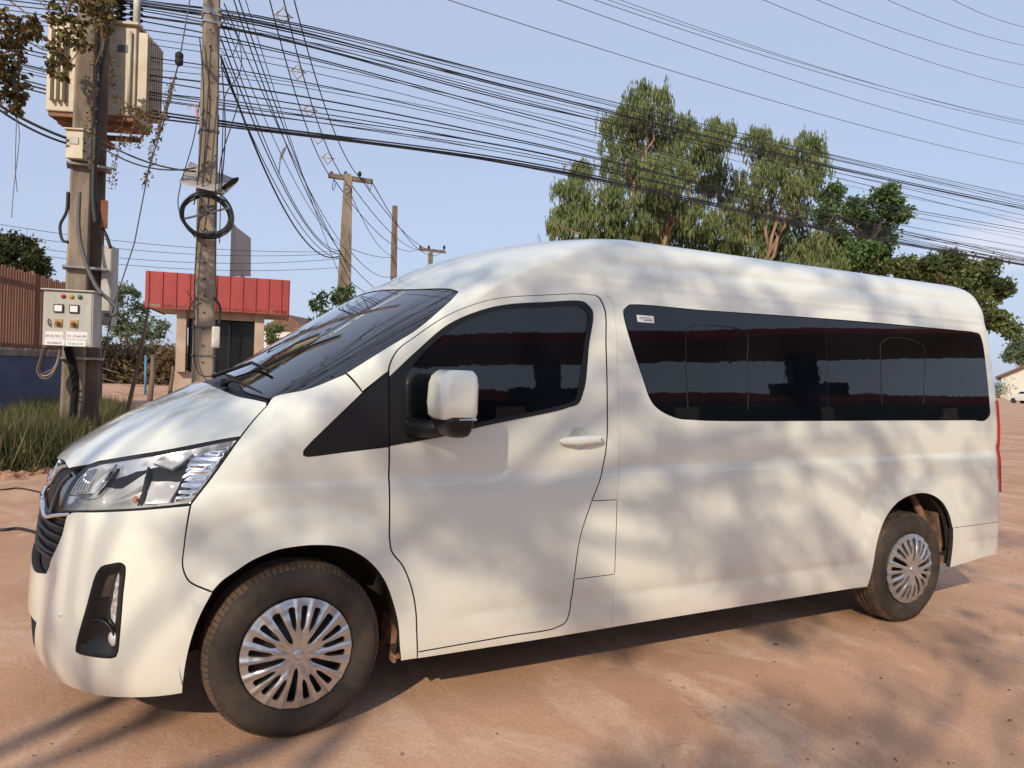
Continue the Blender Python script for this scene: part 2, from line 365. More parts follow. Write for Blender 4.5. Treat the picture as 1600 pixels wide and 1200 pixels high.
def panel(name, outer, holes=(), mats=None, parent=None, gap=.0025, hgap=None, depth=.018, off=0.0, mirror=False, cast=None, both=False, step=2, flange=True, fn=None, dark=False, jstep=None):
    hgap = gap if hgap is None else hgap
    outer = inset(outer, gap, centre)
    holes = [inset(h, -hgap, centre) for h in holes]
    lo = np.floor(outer.min(0)).astype(int); hi = np.ceil(outer.max(0)).astype(int)
    g = np.array([(i, j) for i in range(max(0, lo[0]), min(NU-1, hi[0])+1, step if jstep is None else 3) for j in range(max(0, lo[1]), min(NV-1, hi[1])+1, jstep or step)], float).reshape(-1, 2)
    ok = inside(outer, g) & (edist(outer, g) > .75)
    for h in holes: ok &= ~inside(h, g) & (edist(h, g) > .75)
    g = g[ok]
    V = [Vector(p) for p in g]; E_ = []
    for pl in [outer]+holes:
        k = len(V); V += [Vector(p) for p in pl]; E_ += [(k+a, k+(a+1) % len(pl)) for a in range(len(pl))]
    vo, eo, fo, *_ = delaunay_2d_cdt(V, E_, [], 0, 1e-5)
    q = np.array([tuple(v) for v in vo]); F = np.array([f for f in fo if len(f) == 3])
    c = q[F].mean(1); ok = inside(outer, c)
    for h in holes: ok &= ~inside(h, c)
    F = F[ok]
    n3 = N3(q); 
    p3 = P3(q)+n3*(off if not callable(off) else off(q)[:, None])
    if fn is not None: p3, n3 = fn(q, p3, n3)
    tn = np.cross(p3[F[:, 1]]-p3[F[:, 0]], p3[F[:, 2]]-p3[F[:, 0]]); fl = (tn*n3[F].mean(1)).sum(1) < 0; F[fl] = F[fl][:, ::-1]
    vs = [p3]; nr = [n3]; faces = [tuple(f) for f in F]; ln = [n3[k] for f in F for k in f]
    if flange:
        cnt = {}
        for f in F:
            for a, b in ((f[0], f[1]), (f[1], f[2]), (f[2], f[0])): cnt[(a, b)] = 1
        for (a, b) in list(cnt):
            if (b, a) in cnt: continue
            if centre(q[a]) and centre(q[b]): continue
            k = sum(len(v) for v in vs); vs.append(np.array([p3[a], p3[b], p3[b]-n3[b]*depth, p3[a]-n3[a]*depth]))
            faces.append((k+1, k, k+3, k+2)); fnn = np.cross(p3[a]-p3[b], -n3[a]); l = np.linalg.norm(fnn)+1e-12; fnn = fnn/l
            r_ = .35*n3[a]; f0 = fnn+n3[a]*.6; f0 /= np.linalg.norm(f0); ln += [f0, f0, fnn, fnn]
    vs = np.concatenate(vs); ln = np.array(ln)
    if mirror:
        k = len(vs); vs = np.concatenate([vs, vs*[1, -1, 1]]); faces += [tuple(k+i for i in f)[::-1] for f in faces]
        l2 = []; c_ = 0
        for f in faces[:len(faces)//2]:
            m_ = len(f); l2 += [x*np.array([1, -1, 1]) for x in ln[c_:c_+m_]][::-1]; c_ += m_
        ln = np.concatenate([ln, np.array(l2)])
    me = bpy.data.meshes.new(name); me.from_pydata([tuple(v) for v in vs], [], faces)
    me.polygons.foreach_set('use_smooth', [True]*len(me.polygons))
    if dark: me.polygons.foreach_set('material_index', [1 if len(f) == 4 else 0 for f in faces])  # white panels' edge flanges coloured black to paint in the shade of the gaps
    me.normals_split_custom_set([tuple(x) for x in ln]); me.update()
    return link(name, me, parent, [mats or M['paint']]+([M['matt_black']] if dark else []))
def ribbon(name, pts, w_, h_, mt, parent, closed=False, off=0.0, mirror=False, mb=None):
    """raised strip of width w_ and height h_ running along an outline"""
    c = curve(pts, closed) if not isinstance(pts, np.ndarray) else pts
    P = P3(c)+N3(c)*off; N_ = N3(c); n = len(P); vs = []
    for k in range(n):
        t = P[(k+1) % n if closed else min(k+1, n-1)]-P[k-1 if (closed or k) else 0]; s_ = np.cross(t, N_[k]); s_ /= np.linalg.norm(s_)+1e-12
        for a, b in ((-.5, -.006), (-.5, .7*h_), (-.3, h_), (.3, h_), (.5, .7*h_), (.5, -.006)): vs.append(P[k]+s_*w_*a+N_[k]*b)
    fs = [(k*6+a, k*6+a+1, ((k+1) % n)*6+a+1, ((k+1) % n)*6+a) for k in range(n if closed else n-1) for a in range(5)]
    m_ = mb or MB(); m_.add(vs, fs, 0, True)
    if mirror: m_.add([v*[1, -1, 1] for v in np.array(vs)], fs, 0, True)
    return None if mb else m_.build(name, mt, parent)

VAN = empty('van', (1.94, 0, 0), label='long white high roof passenger van with black tinted windows parked on the red earth yard', cat='van')
def rel(o):
    """children are modelled in world coordinates; keep them there"""
    return o
VAN.location = (0, 0, 0)
# ---- outlines, traced on the near side (photo points)
DOOR_IN = [(652, 1019, 's'), (651, 985), (650, 959), (643, 919), (629, 884), (611, 859), (609, 845), (608.5, 820), (608, 697), (607.5, 600), (608, 573), (618, 551), (650, 525), (695, 495), (760, 470), (850, 461), (918, 460), (935, 464), (944, 480), (947, 540), (949, 640), (948, 692), (941, 735), (925, 783), (908, 835), (897, 905), (890, 955), (884, 972), (868, 981), (800, 993, 's')]
DOOR = curve(DOOR_IN)
FLAP = curve([(925, 783, 's'), (964, 781, 's'), (962, 845), (960, 897, 's'), (897, 905, 's'), (908, 835)])
DWIN = curve([(608.6, 588, 's'), (650, 549), (700, 507), (760, 482), (850, 472), (915, 473), (925, 484), (920, 540), (912, 610), (904, 630), (880, 638), (745, 667), (690, 681), (608.8, 697, 's')])
SWIN = curve([(975, 484), (982, 477), (1100, 485), (1300, 499), (1500, 517), (1522, 519.5), (1531, 523), (1535, 535), (1542, 590), (1546, 632), (1546.5, 648), (1540, 655.5), (1520, 656), (1400, 656.5), (1300, 657), (1090, 656), (1055, 652), (1022, 632), (1003, 585)])
TRI = curve([(475, 711), (475, 705), (482, 696), (570, 612), (606.8, 579, 's'), (607.6, 697, 's'), (540, 706), (480, 713)])
M['bright'] = mat('bright_reflector', (0.82, 0.84, 0.87), 0.30, metal=0.35)
HL_PTS = [(136, 728, 's'), (250, 706), (375, 683, 's'), (340, 732), (298, 788, 's'), (217, 796), (150, 799), (92, 800, 's'), (100, 775), (116, 748)]
HLAMP = curve(HL_PTS)
ZC = lambda z, x=-1.0: ('p', x, 0, z, 's')
GLASS_EDGE = [(716, 456), (706, 467), (650, 515), (600, 546), (541, 582), (480, 607), (425, 621)]
WSCR = curve([('g', 0, 130, 's'), (650, 452), (705, 452)]+[(716, 456, 's')]+GLASS_EDGE[1:-1]+[(418, 622, 's'), (385, 612), ('g', 30, 91.5), ('g', 0, 92, 's')])
COWL = curve([('g', 0, 92, 's'), ('g', 30, 91.5), (385, 612), (418, 622, 's'), (417, 630, 's'), (372, 619), (340, 606), ('g', 0, 86.5, 's')])
HOOD = curve([('g', 0, 61, 's'), (92, 711), (100, 721), (107, 732, 's'), (136, 727, 's'), (250, 705), (376, 682, 's'), (417, 634, 's'), (417, 629, 's'), (372, 619), (340, 606), ('g', 0, 86.5, 's')])
FEND = curve([(417, 634, 's'), (376, 683, 's'), (341, 732), (298, 789, 's'), (288, 850), (286, 888), (293, 905), (332, 925, 's'), (348, 908), (368, 894), (390, 879), (413, 868), (435, 860), (459, 855.5), (498, 852.5), (541, 857.5), (572, 874), (597, 902), (614.5, 945), (621.6, 976), (624, 1010), (626, 1033, 's'), (652, 1029, 's'), (651, 985), (650, 959), (643, 919), (629, 884), (611, 859), (609, 845), (608.5, 820), (608, 698, 's'), (540, 706), (480, 713), (475, 711), (475, 705), (482, 696), (567, 613, 's'), (541, 584, 's'), (480, 608), (425, 622)])
BUMP = curve([('p', -.95, 0, .235, 's'), (38, 1046), (100, 1075), (150, 1086), (205, 1090), (285, 1083, 's'), (290, 1040), (299, 1000), (313, 962), (332, 926, 's'), (293, 906), (286, 890), (288, 850), (297, 790, 's'), (217, 797), (150, 800), (112, 801), (106, 804), (97, 835), (84, 865), (72, 896, 's'), (56, 893), ('p', -1.02, 0, .66, 's')])
INTAKE = curve([(57, 973, 's'), (54, 1000), (50, 1016, 's'), ('p', -.99, -.02, .315, 's'), ('p', -.99, -.02, .425, 's')])
FOG = curve([(151, 896), (158, 886), (172, 882), (190, 880), (195, 884), (192, 930), (184, 1018), (181, 1026), (174, 1028), (124, 1021), (119, 1018), (119, 1011), (135, 950)])
GRILLE = curve([('g', 0, 61, 's'), (92, 711), (100, 721), (107, 732, 's'), (130, 729, 's'), (116, 748), (100, 775), (92, 800, 's'), (106, 802, 's'), (97, 835), (84, 865), (72, 896, 's'), (56, 893), ('p', -1.02, 0, .66, 's')])
FRONT = curve([('g', -1, -1, 's'), ('g', -1, 130, 's'), ('g', 0, 130, 's'), (650, 452), (705, 452), (716, 456, 's')]+GLASS_EDGE[1:4]+[(541, 583, 's'), (566, 612, 's'), (606, 580, 's'), (608, 698, 's'), (608.5, 820), (609, 845), (611, 859), (629, 884), (643, 919), (650, 959), (651, 985), (652, 1022, 's'), (652, 1030, 's'), ('p', .50, -.93, .2, 's'), ('g', 128, -1, 's')])
TAIL = curve([('p', 4.78, -.95, 1.44, 's'), ('p', 4.95, -.80, 1.455, 's'), ('p', 4.95, -.80, .80, 's'), ('p', 4.86, -.95, .795, 's'), ('p', 4.82, -.95, 1.1)])
RBUMP_T = [(1489, 825, 's'), (1560, 815), ('p', 4.9, -.6, .60), ('p', 4.9, 0, .60, 's')]
RBUMP = curve(RBUMP_T+[('p', 4.88, 0, .33, 's'), ('p', 4.88, -.6, .33), (1560, 866), (1484, 887, 's'), (1488, 858)])
_e = near(4.3, -.94, .2)
BODY_OUT = curve([('g', -1, -1, 's'), ('g', 100, -1, 's'), (652, 1029, 's'), (850, 998), (1000, 973), (1335, 919, 's'), (1355, 917, 's'), (1364, 885), (1370, 850), (1382.5, 812), (1400, 787.5), (1420, 775), (1440, 770.5), (1457.5, 774), (1472.5, 785), (1482.5, 802.5), (1488.5, 825, 's'), (1560, 815), ('p', 4.9, -.6, .60), ('p', 4.9, 0, .60, 's'), ('g', NU, near(4.9, 0, .6)[1], 's'), ('g', NU, NV, 's'), ('g', -1, NV, 's')])
BODY_OUT = np.clip(BODY_OUT, [0, 0], [NU-1, NV-1])
panel('body', BODY_OUT, [FRONT, DOOR, FLAP, SWIN, TAIL], M['paint'], VAN, jstep=1, dark=True, mirror=True, depth=.02, gap=.0015, hgap=.0028)
panel('hood', HOOD, [], M['paint'], VAN, dark=True, mirror=True, gap=.003)
panel('front_fender', FEND, [], M['paint'], VAN, dark=True, gap=.0030, depth=.022, jstep=1)
_fo_keep = 0; fo = panel('front_fender', FEND, [], M['paint'], VAN, dark=True, gap=.0022, step=4); 
for v in fo.data.vertices: v.co.y = -v.co.y
fo.data.flip_normals()
BUMPER = panel('front_bumper', BUMP, [FOG, INTAKE], M['paint'], VAN, dark=True, mirror=True, gap=.002, depth=.03)
panel('rear_bumper', RBUMP, [], M['paint'], VAN, dark=True, mirror=True, gap=.002, depth=.03)
panel('fuel_flap', FLAP, [], M['paint'], VAN, dark=True, gap=.0012, depth=.01)
# dark shell behind the panels, open at the wheels
_fh = inset(curve([('p', -.43, -.94, .2, 's'), ('p', -.41, -.94, .4), ('p', -.3, -.94, .66), ('p', 0, -.94, .80), ('p', .3, -.94, .66), ('p', .42, -.94, .4), ('p', .43, -.94, .2, 's')]), -.01)
_rh = inset(curve([('p', 3.43, -.94, .2, 's'), ('p', 3.46, -.94, .4), ('p', 3.57, -.94, .66), ('p', 3.88, -.94, .84), ('p', 4.19, -.94, .68), ('p', 4.29, -.94, .4), ('p', 4.31, -.94, .2, 's')]), -.01)
_cl = lambda c: np.clip(c, [0, 0], [NU-1, NV-1])
_ir = near(3.95, -.94, .5)[0]; _j4 = near(4.9, 0, .42)[1]
full = _cl(curve([('g', 0, 3, 's'), ('g', _ir, 3, 's'), ('g', _ir, _j4, 's'), ('g', NU-1, _j4, 's'), ('g', NU-1, NV-1, 's'), ('g', 0, NV-1, 's')], step=4))
panel('inner_shell', full, [_cl(inset(_fh, 0)), _rh], M['inner'], VAN, mirror=True, off=-.045, flange=False, gap=0, step=6)
# ---- door with window, handle, black mirror base
HCUP = curve([(889, 684), (892, 674), (903, 668), (914, 674), (918, 684), (914, 698), (903, 704), (893, 698)])
door = panel('front_door', DOOR, [DWIN, HCUP], M['paint'], VAN, dark=True, jstep=1, gap=.0036, depth=.022, hgap=0)
def dish(depth):
    def f(q, p, n):
        e = edist(HCUP, q); return p-n*(depth*(1-np.exp(-(e/1.7)**1.5)))[:, None], n
    return f
def refit(fn):      # recompute normals after a displacement
    def g(q, p, n):
        p2, _ = fn(q, p, n); e = .35
        def at(dq):
            qq = q+dq; pp = P3(qq); nn = N3(qq); return fn(qq, pp, nn)[0]
        a = at(np.array([e, 0]))-at(np.array([-e, 0])); b = at(np.array([0, e]))-at(np.array([0, -e]))
        m = np.cross(a, b); m /= np.linalg.norm(m, axis=1, keepdims=True)+1e-12
        m *= np.sign((m*n).sum(1))[:, None]; return p2, m
    return g
panel('handle_recess', HCUP, [], M['paint'], door, gap=-.0005, flange=False, fn=refit(dish(.034)), step=1)
def pill(name, A, B, r1, r2, out, mt, parent, flat=.55, bow=.012, seg=14):
    A, B, out = (np.array(v, float) for v in (A, B, out)); t = B-A; L = np.linalg.norm(t); t /= L; out /= np.linalg.norm(out); up = np.cross(out, t)
    vs = []; n = 22
    for k in range(n+1):
        s = k/n; e = min(1, math.sqrt(max(0, 1-(2*s-1)**8))) if 0 < k < n else 0.02
        rr = (r1*(1-s)+r2*s)*e*(0.8+.2*math.sin(math.pi*min(1, s*1.2)))
        c = A+t*L*s+out*(bow*math.sin(math.pi*s))
        for j in range(seg):
            th = 2*math.pi*j/seg; vs.append(c+out*rr*flat*math.cos(th)+up*rr*math.sin(th))
    fs = [(i*seg+k, i*seg+(k+1) % seg, (i+1)*seg+(k+1) % seg, (i+1)*seg+k) for i in range(n) for k in range(seg)]
    m_ = MB(); m_.add(vs, fs, 0, True); return m_.build(name, mt, parent)
hA = P3(hit(871, 689)); hB = P3(hit(941, 686)); hn = N3(hit(905, 686))
hd = pill('handle', hA+hn*.016, hB+hn*.018, .020, .024, hn, M['paint'], door, flat=.62)
kq = P3(hit(934, 686))+hn*.031; mb = MB(); mb.box(kq, (.007, .003, .010)); mb.build('lock_button', M['matt_black'], hd)
DGLS = curve([(634, 588, 's'), (660, 553), (705, 515), (762, 489), (850, 480), (908, 480), (917, 488), (913, 540), (905, 600), (899, 624), (880, 632), (745, 660), (700, 668), (634, 668, 's')])
panel('window_frame', DWIN, [DGLS], M['black_plastic'], door, off=.003, gap=.0005, depth=.012)
wg = panel('window', DGLS, [], M['glass'], door, off=-.003, gap=-.001, flange=False)
# black triangle on the fender and mirror base strip on the door
panel('pillar_trim', TRI, [], M['black_plastic'], VAN, off=.002, gap=.001, depth=.02)
ribbon('belt_moulding', [(636, 690), (690, 680), (745, 666), (880, 637), (902, 629)], .012, .006, M['black_plastic'], door)
# ---- long side window in two panes, sliding panes outlined
SW1 = curve([(975, 484), (982, 477), (1100, 485), (1290, 498.5, 's'), (1293, 656.5, 's'), (1090, 656), (1055, 652), (1022, 632), (1003, 585)])
SW2 = curve([(1290, 498.5, 's'), (1500, 517), (1524, 520), (1534, 530), (1542, 585), (1547, 640), (1541, 655), (1500, 656), (1293, 656.5, 's')])
for SW, fr in ((SW1, [(1075, 640), (1072, 560), (1075, 512), (1085, 508), (1150, 513), (1165, 518), (1168, 560), (1169, 640)]),
               (SW2, [(1378, 632), (1376, 560), (1376, 540), (1384, 530), (1430, 533), (1442, 540), (1443, 632)])):
    wn = panel('side_window', SW, [], M['glass'], VAN, off=-.001, gap=.0018, depth=.01)
    ribbon('sliding_frame', fr, .0045, .0014, M['matt_black'], wn)
panel('side_window_backing', SWIN, [], M['matt_black'], VAN, off=-.008, gap=0, flange=False)
stq = [hit(994, 492), hit(1021, 494), hit(1022, 505), hit(996, 503)]
def patch(name, corners, mt, parent, off=.0012, th=.0006):
    P = np.array([P3(c) for c in corners]); N_ = np.array([N3(c) for c in corners]); a = P+N_*off; b = P+N_*(off+th)
    m_ = MB(); m_.add(np.concatenate([a, b]), [(0, 1, 2, 3), (7, 6, 5, 4), (0, 4, 5, 1), (1, 5, 6, 2), (2, 6, 7, 3), (3, 7, 4, 0)]); return m_.build(name, mt, parent)
M['label'] = mat('label_paper', (0.72, 0.73, 0.74), 0.6)
M['ink'] = mat('grey_ink', (0.12, 0.13, 0.15), 0.7)
stk = patch('window_sticker', stq, M['label'], VAN)
mb = MB()
for (x0, y0, x1, y1) in ((999, 495.3, 1016, 496.2), (999, 497.4, 1018, 498.3), (1006, 499.8, 1019, 501.2)):
    c = [hit(x0, y0), hit(x1, y0+(x1-x0)*.07), hit(x1, y1+(x1-x0)*.07), hit(x0, y1)]; P = np.array([P3(k)+N3(k)*.0021 for k in c]); mb.add(P, [(0, 1, 2, 3)])
mb.build('print_lines', M['ink'], stk)
# ---- windscreen, cowl, wipers
panel('windscreen', WSCR, [], M['screen'], VAN, mirror=True, off=-.003, gap=.0015, depth=.01)
ribbon('windscreen_seal', [('g', 2, 130), (650, 452), (705, 452), (716, 457), (706, 467), (650, 515), (600, 546), (541, 583), (480, 608), (424, 622)], .008, .002, M['matt_black'], VAN, off=-.003, mirror=True)
cw = panel('cowl', COWL, [], M['black_plastic'], VAN, mirror=True, off=-.010, gap=.002)
def wiper(A, B, C_, nm='wiper'):
    t = MB(); P = [P3(hit(*a))+N3(hit(*a))*o for a, o in ((A, .012), (B, .03), (C_, .02))]
    t.tube([P[0], (P[0]+P[1])/2+np.array([0, 0, .012]), P[1]], [.011, .009, .006], 8)
    q = P[0]; t.tube([q-np.array([0, 0, .015]), q+np.array([0, 0, .02])], .017, 10)
    o = t.build(nm, M['black_plastic'], VAN)
    b = MB(); d = P[2]-P[1]; b.tube([P[1]-d*.5, P[1], P[2]], [.004, .006, .004], 6); b.build('blade', M['matt_black'], o); return o
wiper((352, 603), (378, 606), (412, 620))
def wiper_at(P):
    t = MB(); t.tube(P, [.011, .008, .006], 8); return t.build('wiper', M['black_plastic'], VAN)
a = P3(np.array([8, 89.]))+N3(np.array([8, 89.]))*.015; b_ = P3(np.array([30, 96.]))+N3(np.array([30, 96.]))*.022; c = P3(np.array([55, 95.]))+N3(np.array([55, 95.]))*.02
wiper_at([a, b_, c])
# ---- headlight
def clear_mat():
    m = bpy.data.materials.new('clear_lens'); m.use_nodes = True; t = m.node_tree; t.nodes.clear()
    o = t.nodes.new('ShaderNodeOutputMaterial'); mx = t.nodes.new('ShaderNodeMixShader'); tr = t.nodes.new('ShaderNodeBsdfTransparent'); gl = t.nodes.new('ShaderNodeBsdfGlossy'); fr = t.nodes.new('ShaderNodeFresnel')
    tr.inputs[0].default_value = (.93, .94, .95, 1); gl.inputs['Roughness'].default_value = 0.0; fr.inputs[0].default_value = 1.5
    t.links.new(fr.outputs[0], mx.inputs[0]); t.links.new(tr.outputs[0], mx.inputs[1]); t.links.new(gl.outputs[0], mx.inputs[2]); t.links.new(mx.outputs[0], o.inputs[0]); return m
M['clear'] = clear_mat()
def lamp(mirror_y=1):
    base = MB()
    e_ = lambda q: edist(HLAMP, q)
    def bowl(q, p, n):
        e = e_(q); return p-n*(.008+.030*(1-np.exp(-e/2.0))+.030*(1-np.exp(-e/2.0))*((p[:, 2]-.93)/.25).clip(0, 1))[:, None], n
    root = panel('headlight', HLAMP, [], M['satin_chrome'], VAN, gap=.001, flange=False, fn=refit(bowl), step=2)
    def sub(name, pts, off, mt, fn=None, gap=0.0005, depth=.02, step=1):
        return panel(name, curve(pts), [], mt, root, off=off, gap=gap, depth=depth, fn=fn, step=step)
    # prismatic turn signal window
    def prism(q, p, n):
        return p-n*(.020+.003*np.abs(np.sin(q[:, 0]*2.4))+.002*np.abs(np.sin(q[:, 1]*3.0)))[:, None], n
    sub('turn_signal_lens', [(136, 733, 's'), (178, 724, 's'), (160, 748), (143, 769, 's'), (108, 771, 's'), (118, 752)], 0, M['satin_chrome'], fn=refit(prism), depth=.008)
    ribbon('lens_rim', [(180, 723), (162, 747), (146, 770), (106, 773)], .006, .006, M['chrome'], root, off=-.012)
    # swept centre fin
    def fin(q, p, n):
        s = (q[:, 0]-q[:, 0].min())/max(np.ptp(q[:, 0]), 1); return p-n*(.045-.035*s)[:, None], n
    sub('reflector_fin', [(150, 777, 's'), (190, 757), (224, 735, 's'), (222, 752, 's'), (190, 772), (165, 784, 's')], 0, M['bright'], fn=lambda q, p, n: (p-n*(.030-.018*((p[:, 0]+.75)/.35).clip(0, 1))[:, None], (n+np.array([-.3, 0, .5]))/np.linalg.norm(n+np.array([-.3, 0, .5]), axis=1, keepdims=True)))
    # main reflector cell
    def cell(cx, cz, k):
        def f(q, p, n):
            return p-n*(.012+.050*((p[:, 2]-cz+.07)/.14).clip(0, 1)**.8)[:, None], n
        return f
    cc = P3(hit(248, 755)); sub('main_reflector', [(231, 727, 's'), (262, 716), (284, 716, 's'), (276, 750), (262, 786, 's'), (224, 787, 's')], 0, M['bright'], fn=refit(cell(cc[0], cc[2], 3.0)), depth=.01)
    cc = P3(hit(190, 785)); sub('side_reflector', [(172, 786, 's'), (214, 774, 's'), (208, 790, 's'), (172, 794, 's')], 0, M['satin_chrome'], fn=refit(cell(cc[0], cc[2], 3.0)), depth=.01)
    sub('upper_reflector', [(236, 720, 's'), (300, 706, 's'), (288, 716), (266, 730, 's')], -.012, M['satin_chrome'], depth=.02)
    # ribbed outer end
    def ribs(q, p, n):
        s = (p[:, 2]*38) % 1; nn = n+np.array([0, 0, 1.0])*(s-.5)[:, None]*1.5; nn /= np.linalg.norm(nn, axis=1, keepdims=True)
        return p-n*(.016+.012*s)[:, None], nn
    sub('ribbed_reflector', [(294, 711, 's'), (355, 694, 's'), (332, 730), (299, 777, 's'), (268, 784, 's'), (280, 750)], 0, M['chrome'], fn=ribs, depth=.01)
    m_ = MB()
    for pts in ([(228, 725), (222, 760), (216, 790)], [(224, 740), (219, 765), (211, 790)], [(289, 714), (281, 750), (266, 786)]): ribbon('x', pts, .008, .012, None, None, off=-.03, mb=m_)
    m_.build('dark_dividers', M['matt_black'], root)
    m_ = MB()
    for k in range(5): ribbon('x', [(110+k*5, 770-k*1.0), (122+k*5, 748-k*1.2), (137+k*3, 733-k*.5)], .004, .006, None, None, off=-.010, mb=m_)
    m_.build('chrome_slats', M['chrome'], root)
    mb_ = MB(); b_c = P3(hit(205, 780))-N3(hit(205, 780))*.03; mb_.lathe([(0, -.016), (.009, -.012), (.011, 0), (.009, .01), (.012, .012), (.012, .02)], b_c, 'y', 14); mb_.build('bulb', M['orange'], root)
    panel('clear_cover', HLAMP, [], M['clear'], root, gap=.0015, off=.001, depth=.004)
    ribbon('lamp_seal', np.vstack([inset(HLAMP, .002), inset(HLAMP, .002)[:1]]), .007, .003, M['matt_black'], root, off=-.004)
    return root
lamp()
# far side headlight: the same outline mirrored, plain inside because only its edge can be seen
fl = panel('headlight', HLAMP, [], M['satin_chrome'], VAN, gap=.001, off=-.002, depth=.03, step=4)
for v in fl.data.vertices: v.co.y = -v.co.y
fl.data.flip_normals()
# ---- grille
gr = panel('grille', GRILLE, [], M['matt_black'], VAN, mirror=True, off=-.035, gap=-.001, depth=.02)
mb = MB()
for k, z in enumerate(np.linspace(.685, .875, 6)):
    yy = .60-.012*k if 0 else .585+.012*k
    c = curve([('p', -.93, -yy+.0, z), ('p', -.99, -.42, z), ('p', -1.0, -.2, z), ('p', -1.0, 0, z)], closed=False)
    ribbon('x', c, .013, .014, None, None, off=-.028, mirror=True, mb=mb)
mb.build('grille_bars', M['black_plastic'], gr)
ribbon('chrome_moulding', [(106, 803), (84, 805), (66, 806), ('p', -1.0, -.2, .90), ('p', -1.0, 0, .885)], .015, .010, M['chrome'], gr, off=-.014, mirror=True)
ribbon('chrome_moulding', [(104, 738), (90, 752), (78, 778), (71, 800)], .014, .008, M['screen'], gr, off=-.022)
ribbon('chrome_moulding', [(100, 722), (84, 728), (70, 750), ('p', -1.0, -.12, 1.0), ('p', -1.0, 0, .985)], .011, .008, M['chrome'], gr, off=-.022, mirror=True)
UG = curve([(107, 733, 's'), (112, 745), (97, 778, 's'), (84, 790), (88, 760), (100, 738)])
panel('gloss_insert', UG, [], M['screen'], gr, off=-.022, gap=0)
mb = MB()
for k in range(4): ribbon('x', [(86, 806-0+0*k), (100, 779-k*9)], .004, .01, None, None, off=-.012, mb=mb)
# emblem: crossed ovals
def torus_oval(mb, c, ax, ay, rx, ry, r, seg=40):
    c, ax, ay = np.array(c, float), np.array(ax, float), np.array(ay, float)
    P = [c+ax*rx*math.cos(t)+ay*ry*math.sin(t) for t in np.linspace(0, 2*math.pi, seg+1)]; mb.tube(P, r, 6, caps=False)
def emblem(c, ax, ay, s, mt, parent):
    mb = MB(); c, ax, ay = np.array(c, float), np.array(ax, float), np.array(ay, float)
    torus_oval(mb, c, ax, ay, s, s*.68, s*.075); torus_oval(mb, c, ax, ay, s*.36, s*.64, s*.06); torus_oval(mb, c+ay*s*.30, ax, ay, s*.66, s*.30, s*.06)
    return mb.build('emblem', mt, parent)
emblem((-.890, 0, .965), (0, 1, 0), (0.05, 0, 1), .075, M['chrome'], gr)
ink = panel('lower_intake', INTAKE, [], M['matt_black'], VAN, off=-.025, gap=-.002, depth=.02)
# ---- fog lamp housing
fe = lambda q: edist(FOG, q)
fogr = panel('fog_lamp', FOG, [], M['black_plastic'], VAN, gap=.0005, flange=False, step=1, fn=refit(lambda q, p, n: (p-n*(.030*(1-np.exp(-(fe(q)/2.6)**2))+.035*np.exp(-(fe(q)/2.6)**2)*0)[:, None]+n*(.003*np.exp(-(fe(q)/1.0)**2))[:, None], n)))
panel('dark_lens', curve([(154, 897), (176, 893, 's'), (168, 934, 's'), (142, 935, 's')]), [], M['screen'], fogr, off=-.020, gap=0, depth=.01)
panel('led_strip', curve([(178, 896, 's'), (186, 896, 's'), (180, 955), (176, 980, 's'), (168, 968), (170, 940)]), [], M['satin_chrome'], fogr, gap=0, depth=.008, step=1, fn=refit(lambda q, p, n: (p-n*(.020+.0014*np.sin(p[:, 2]*260))[:, None], n)))
panel('led_cover', curve([(178, 893, 's'), (187, 893, 's'), (180, 958), (177, 984, 's'), (166, 972), (168, 940)]), [], M['clear'], fogr, off=-.010, gap=0, depth=.008)
q = hit(171, 1002); c = P3(q)-N3(q)*.022; n_ = N3(q)
def disc_lamp(c, n, r, mt, parent, name):
    n = Vector(n).normalized(); rot = Vector((0, -1, 0)).rotation_difference(n).to_matrix(); m_ = MB(); m_.lathe([(0.0005, -.010), (r*.6, -.008), (r*.95, -.002), (r, 0), (r, .02)], (0, 0, 0), 'y', 28)
    m_.v = [tuple(rot @ Vector(v)+Vector(c)) for v in m_.v]; return m_.build(name, mt, parent)
disc_lamp(c, Vector(n_)+Vector((-.5, 0, 0)), .030, M['satin_chrome'], fogr, 'fog_lens')
ribbon('fog_trim', [(131, 974), (145, 970), (160, 975), (172, 990), (179, 1012)], .010, .010, M['black_plastic'], fogr, off=-.022)
fq = hit(95, 960); disc_lamp(P3(fq)-N3(fq)*.0005, N3(fq), .010, M['paint'], BUMPER, 'parking_sensor')
# ---- tail light
tl = panel('tail_light', TAIL, [], M['red_lens'], VAN, off=.016, gap=.001, depth=.03)
ribbon('lens_divider', [('p', 4.79, -.95, 1.12), ('p', 4.87, -.8, 1.12)], .012, .004, M['chrome'], tl, off=.004)
# seams drawn as pressed lines
M['seam'] = mat('seam_paint', (.55, .545, .52), .5, coat=.5)
ribbon('panel_seam', [(946, 460), (956, 470), (961, 500), (966, 640), (967, 740), (964, 781)], .004, .0012, M['seam'], VAN)
ribbon('panel_seam', [(960, 897), (958, 940), (956, 975)], .004, .0012, M['seam'], VAN)
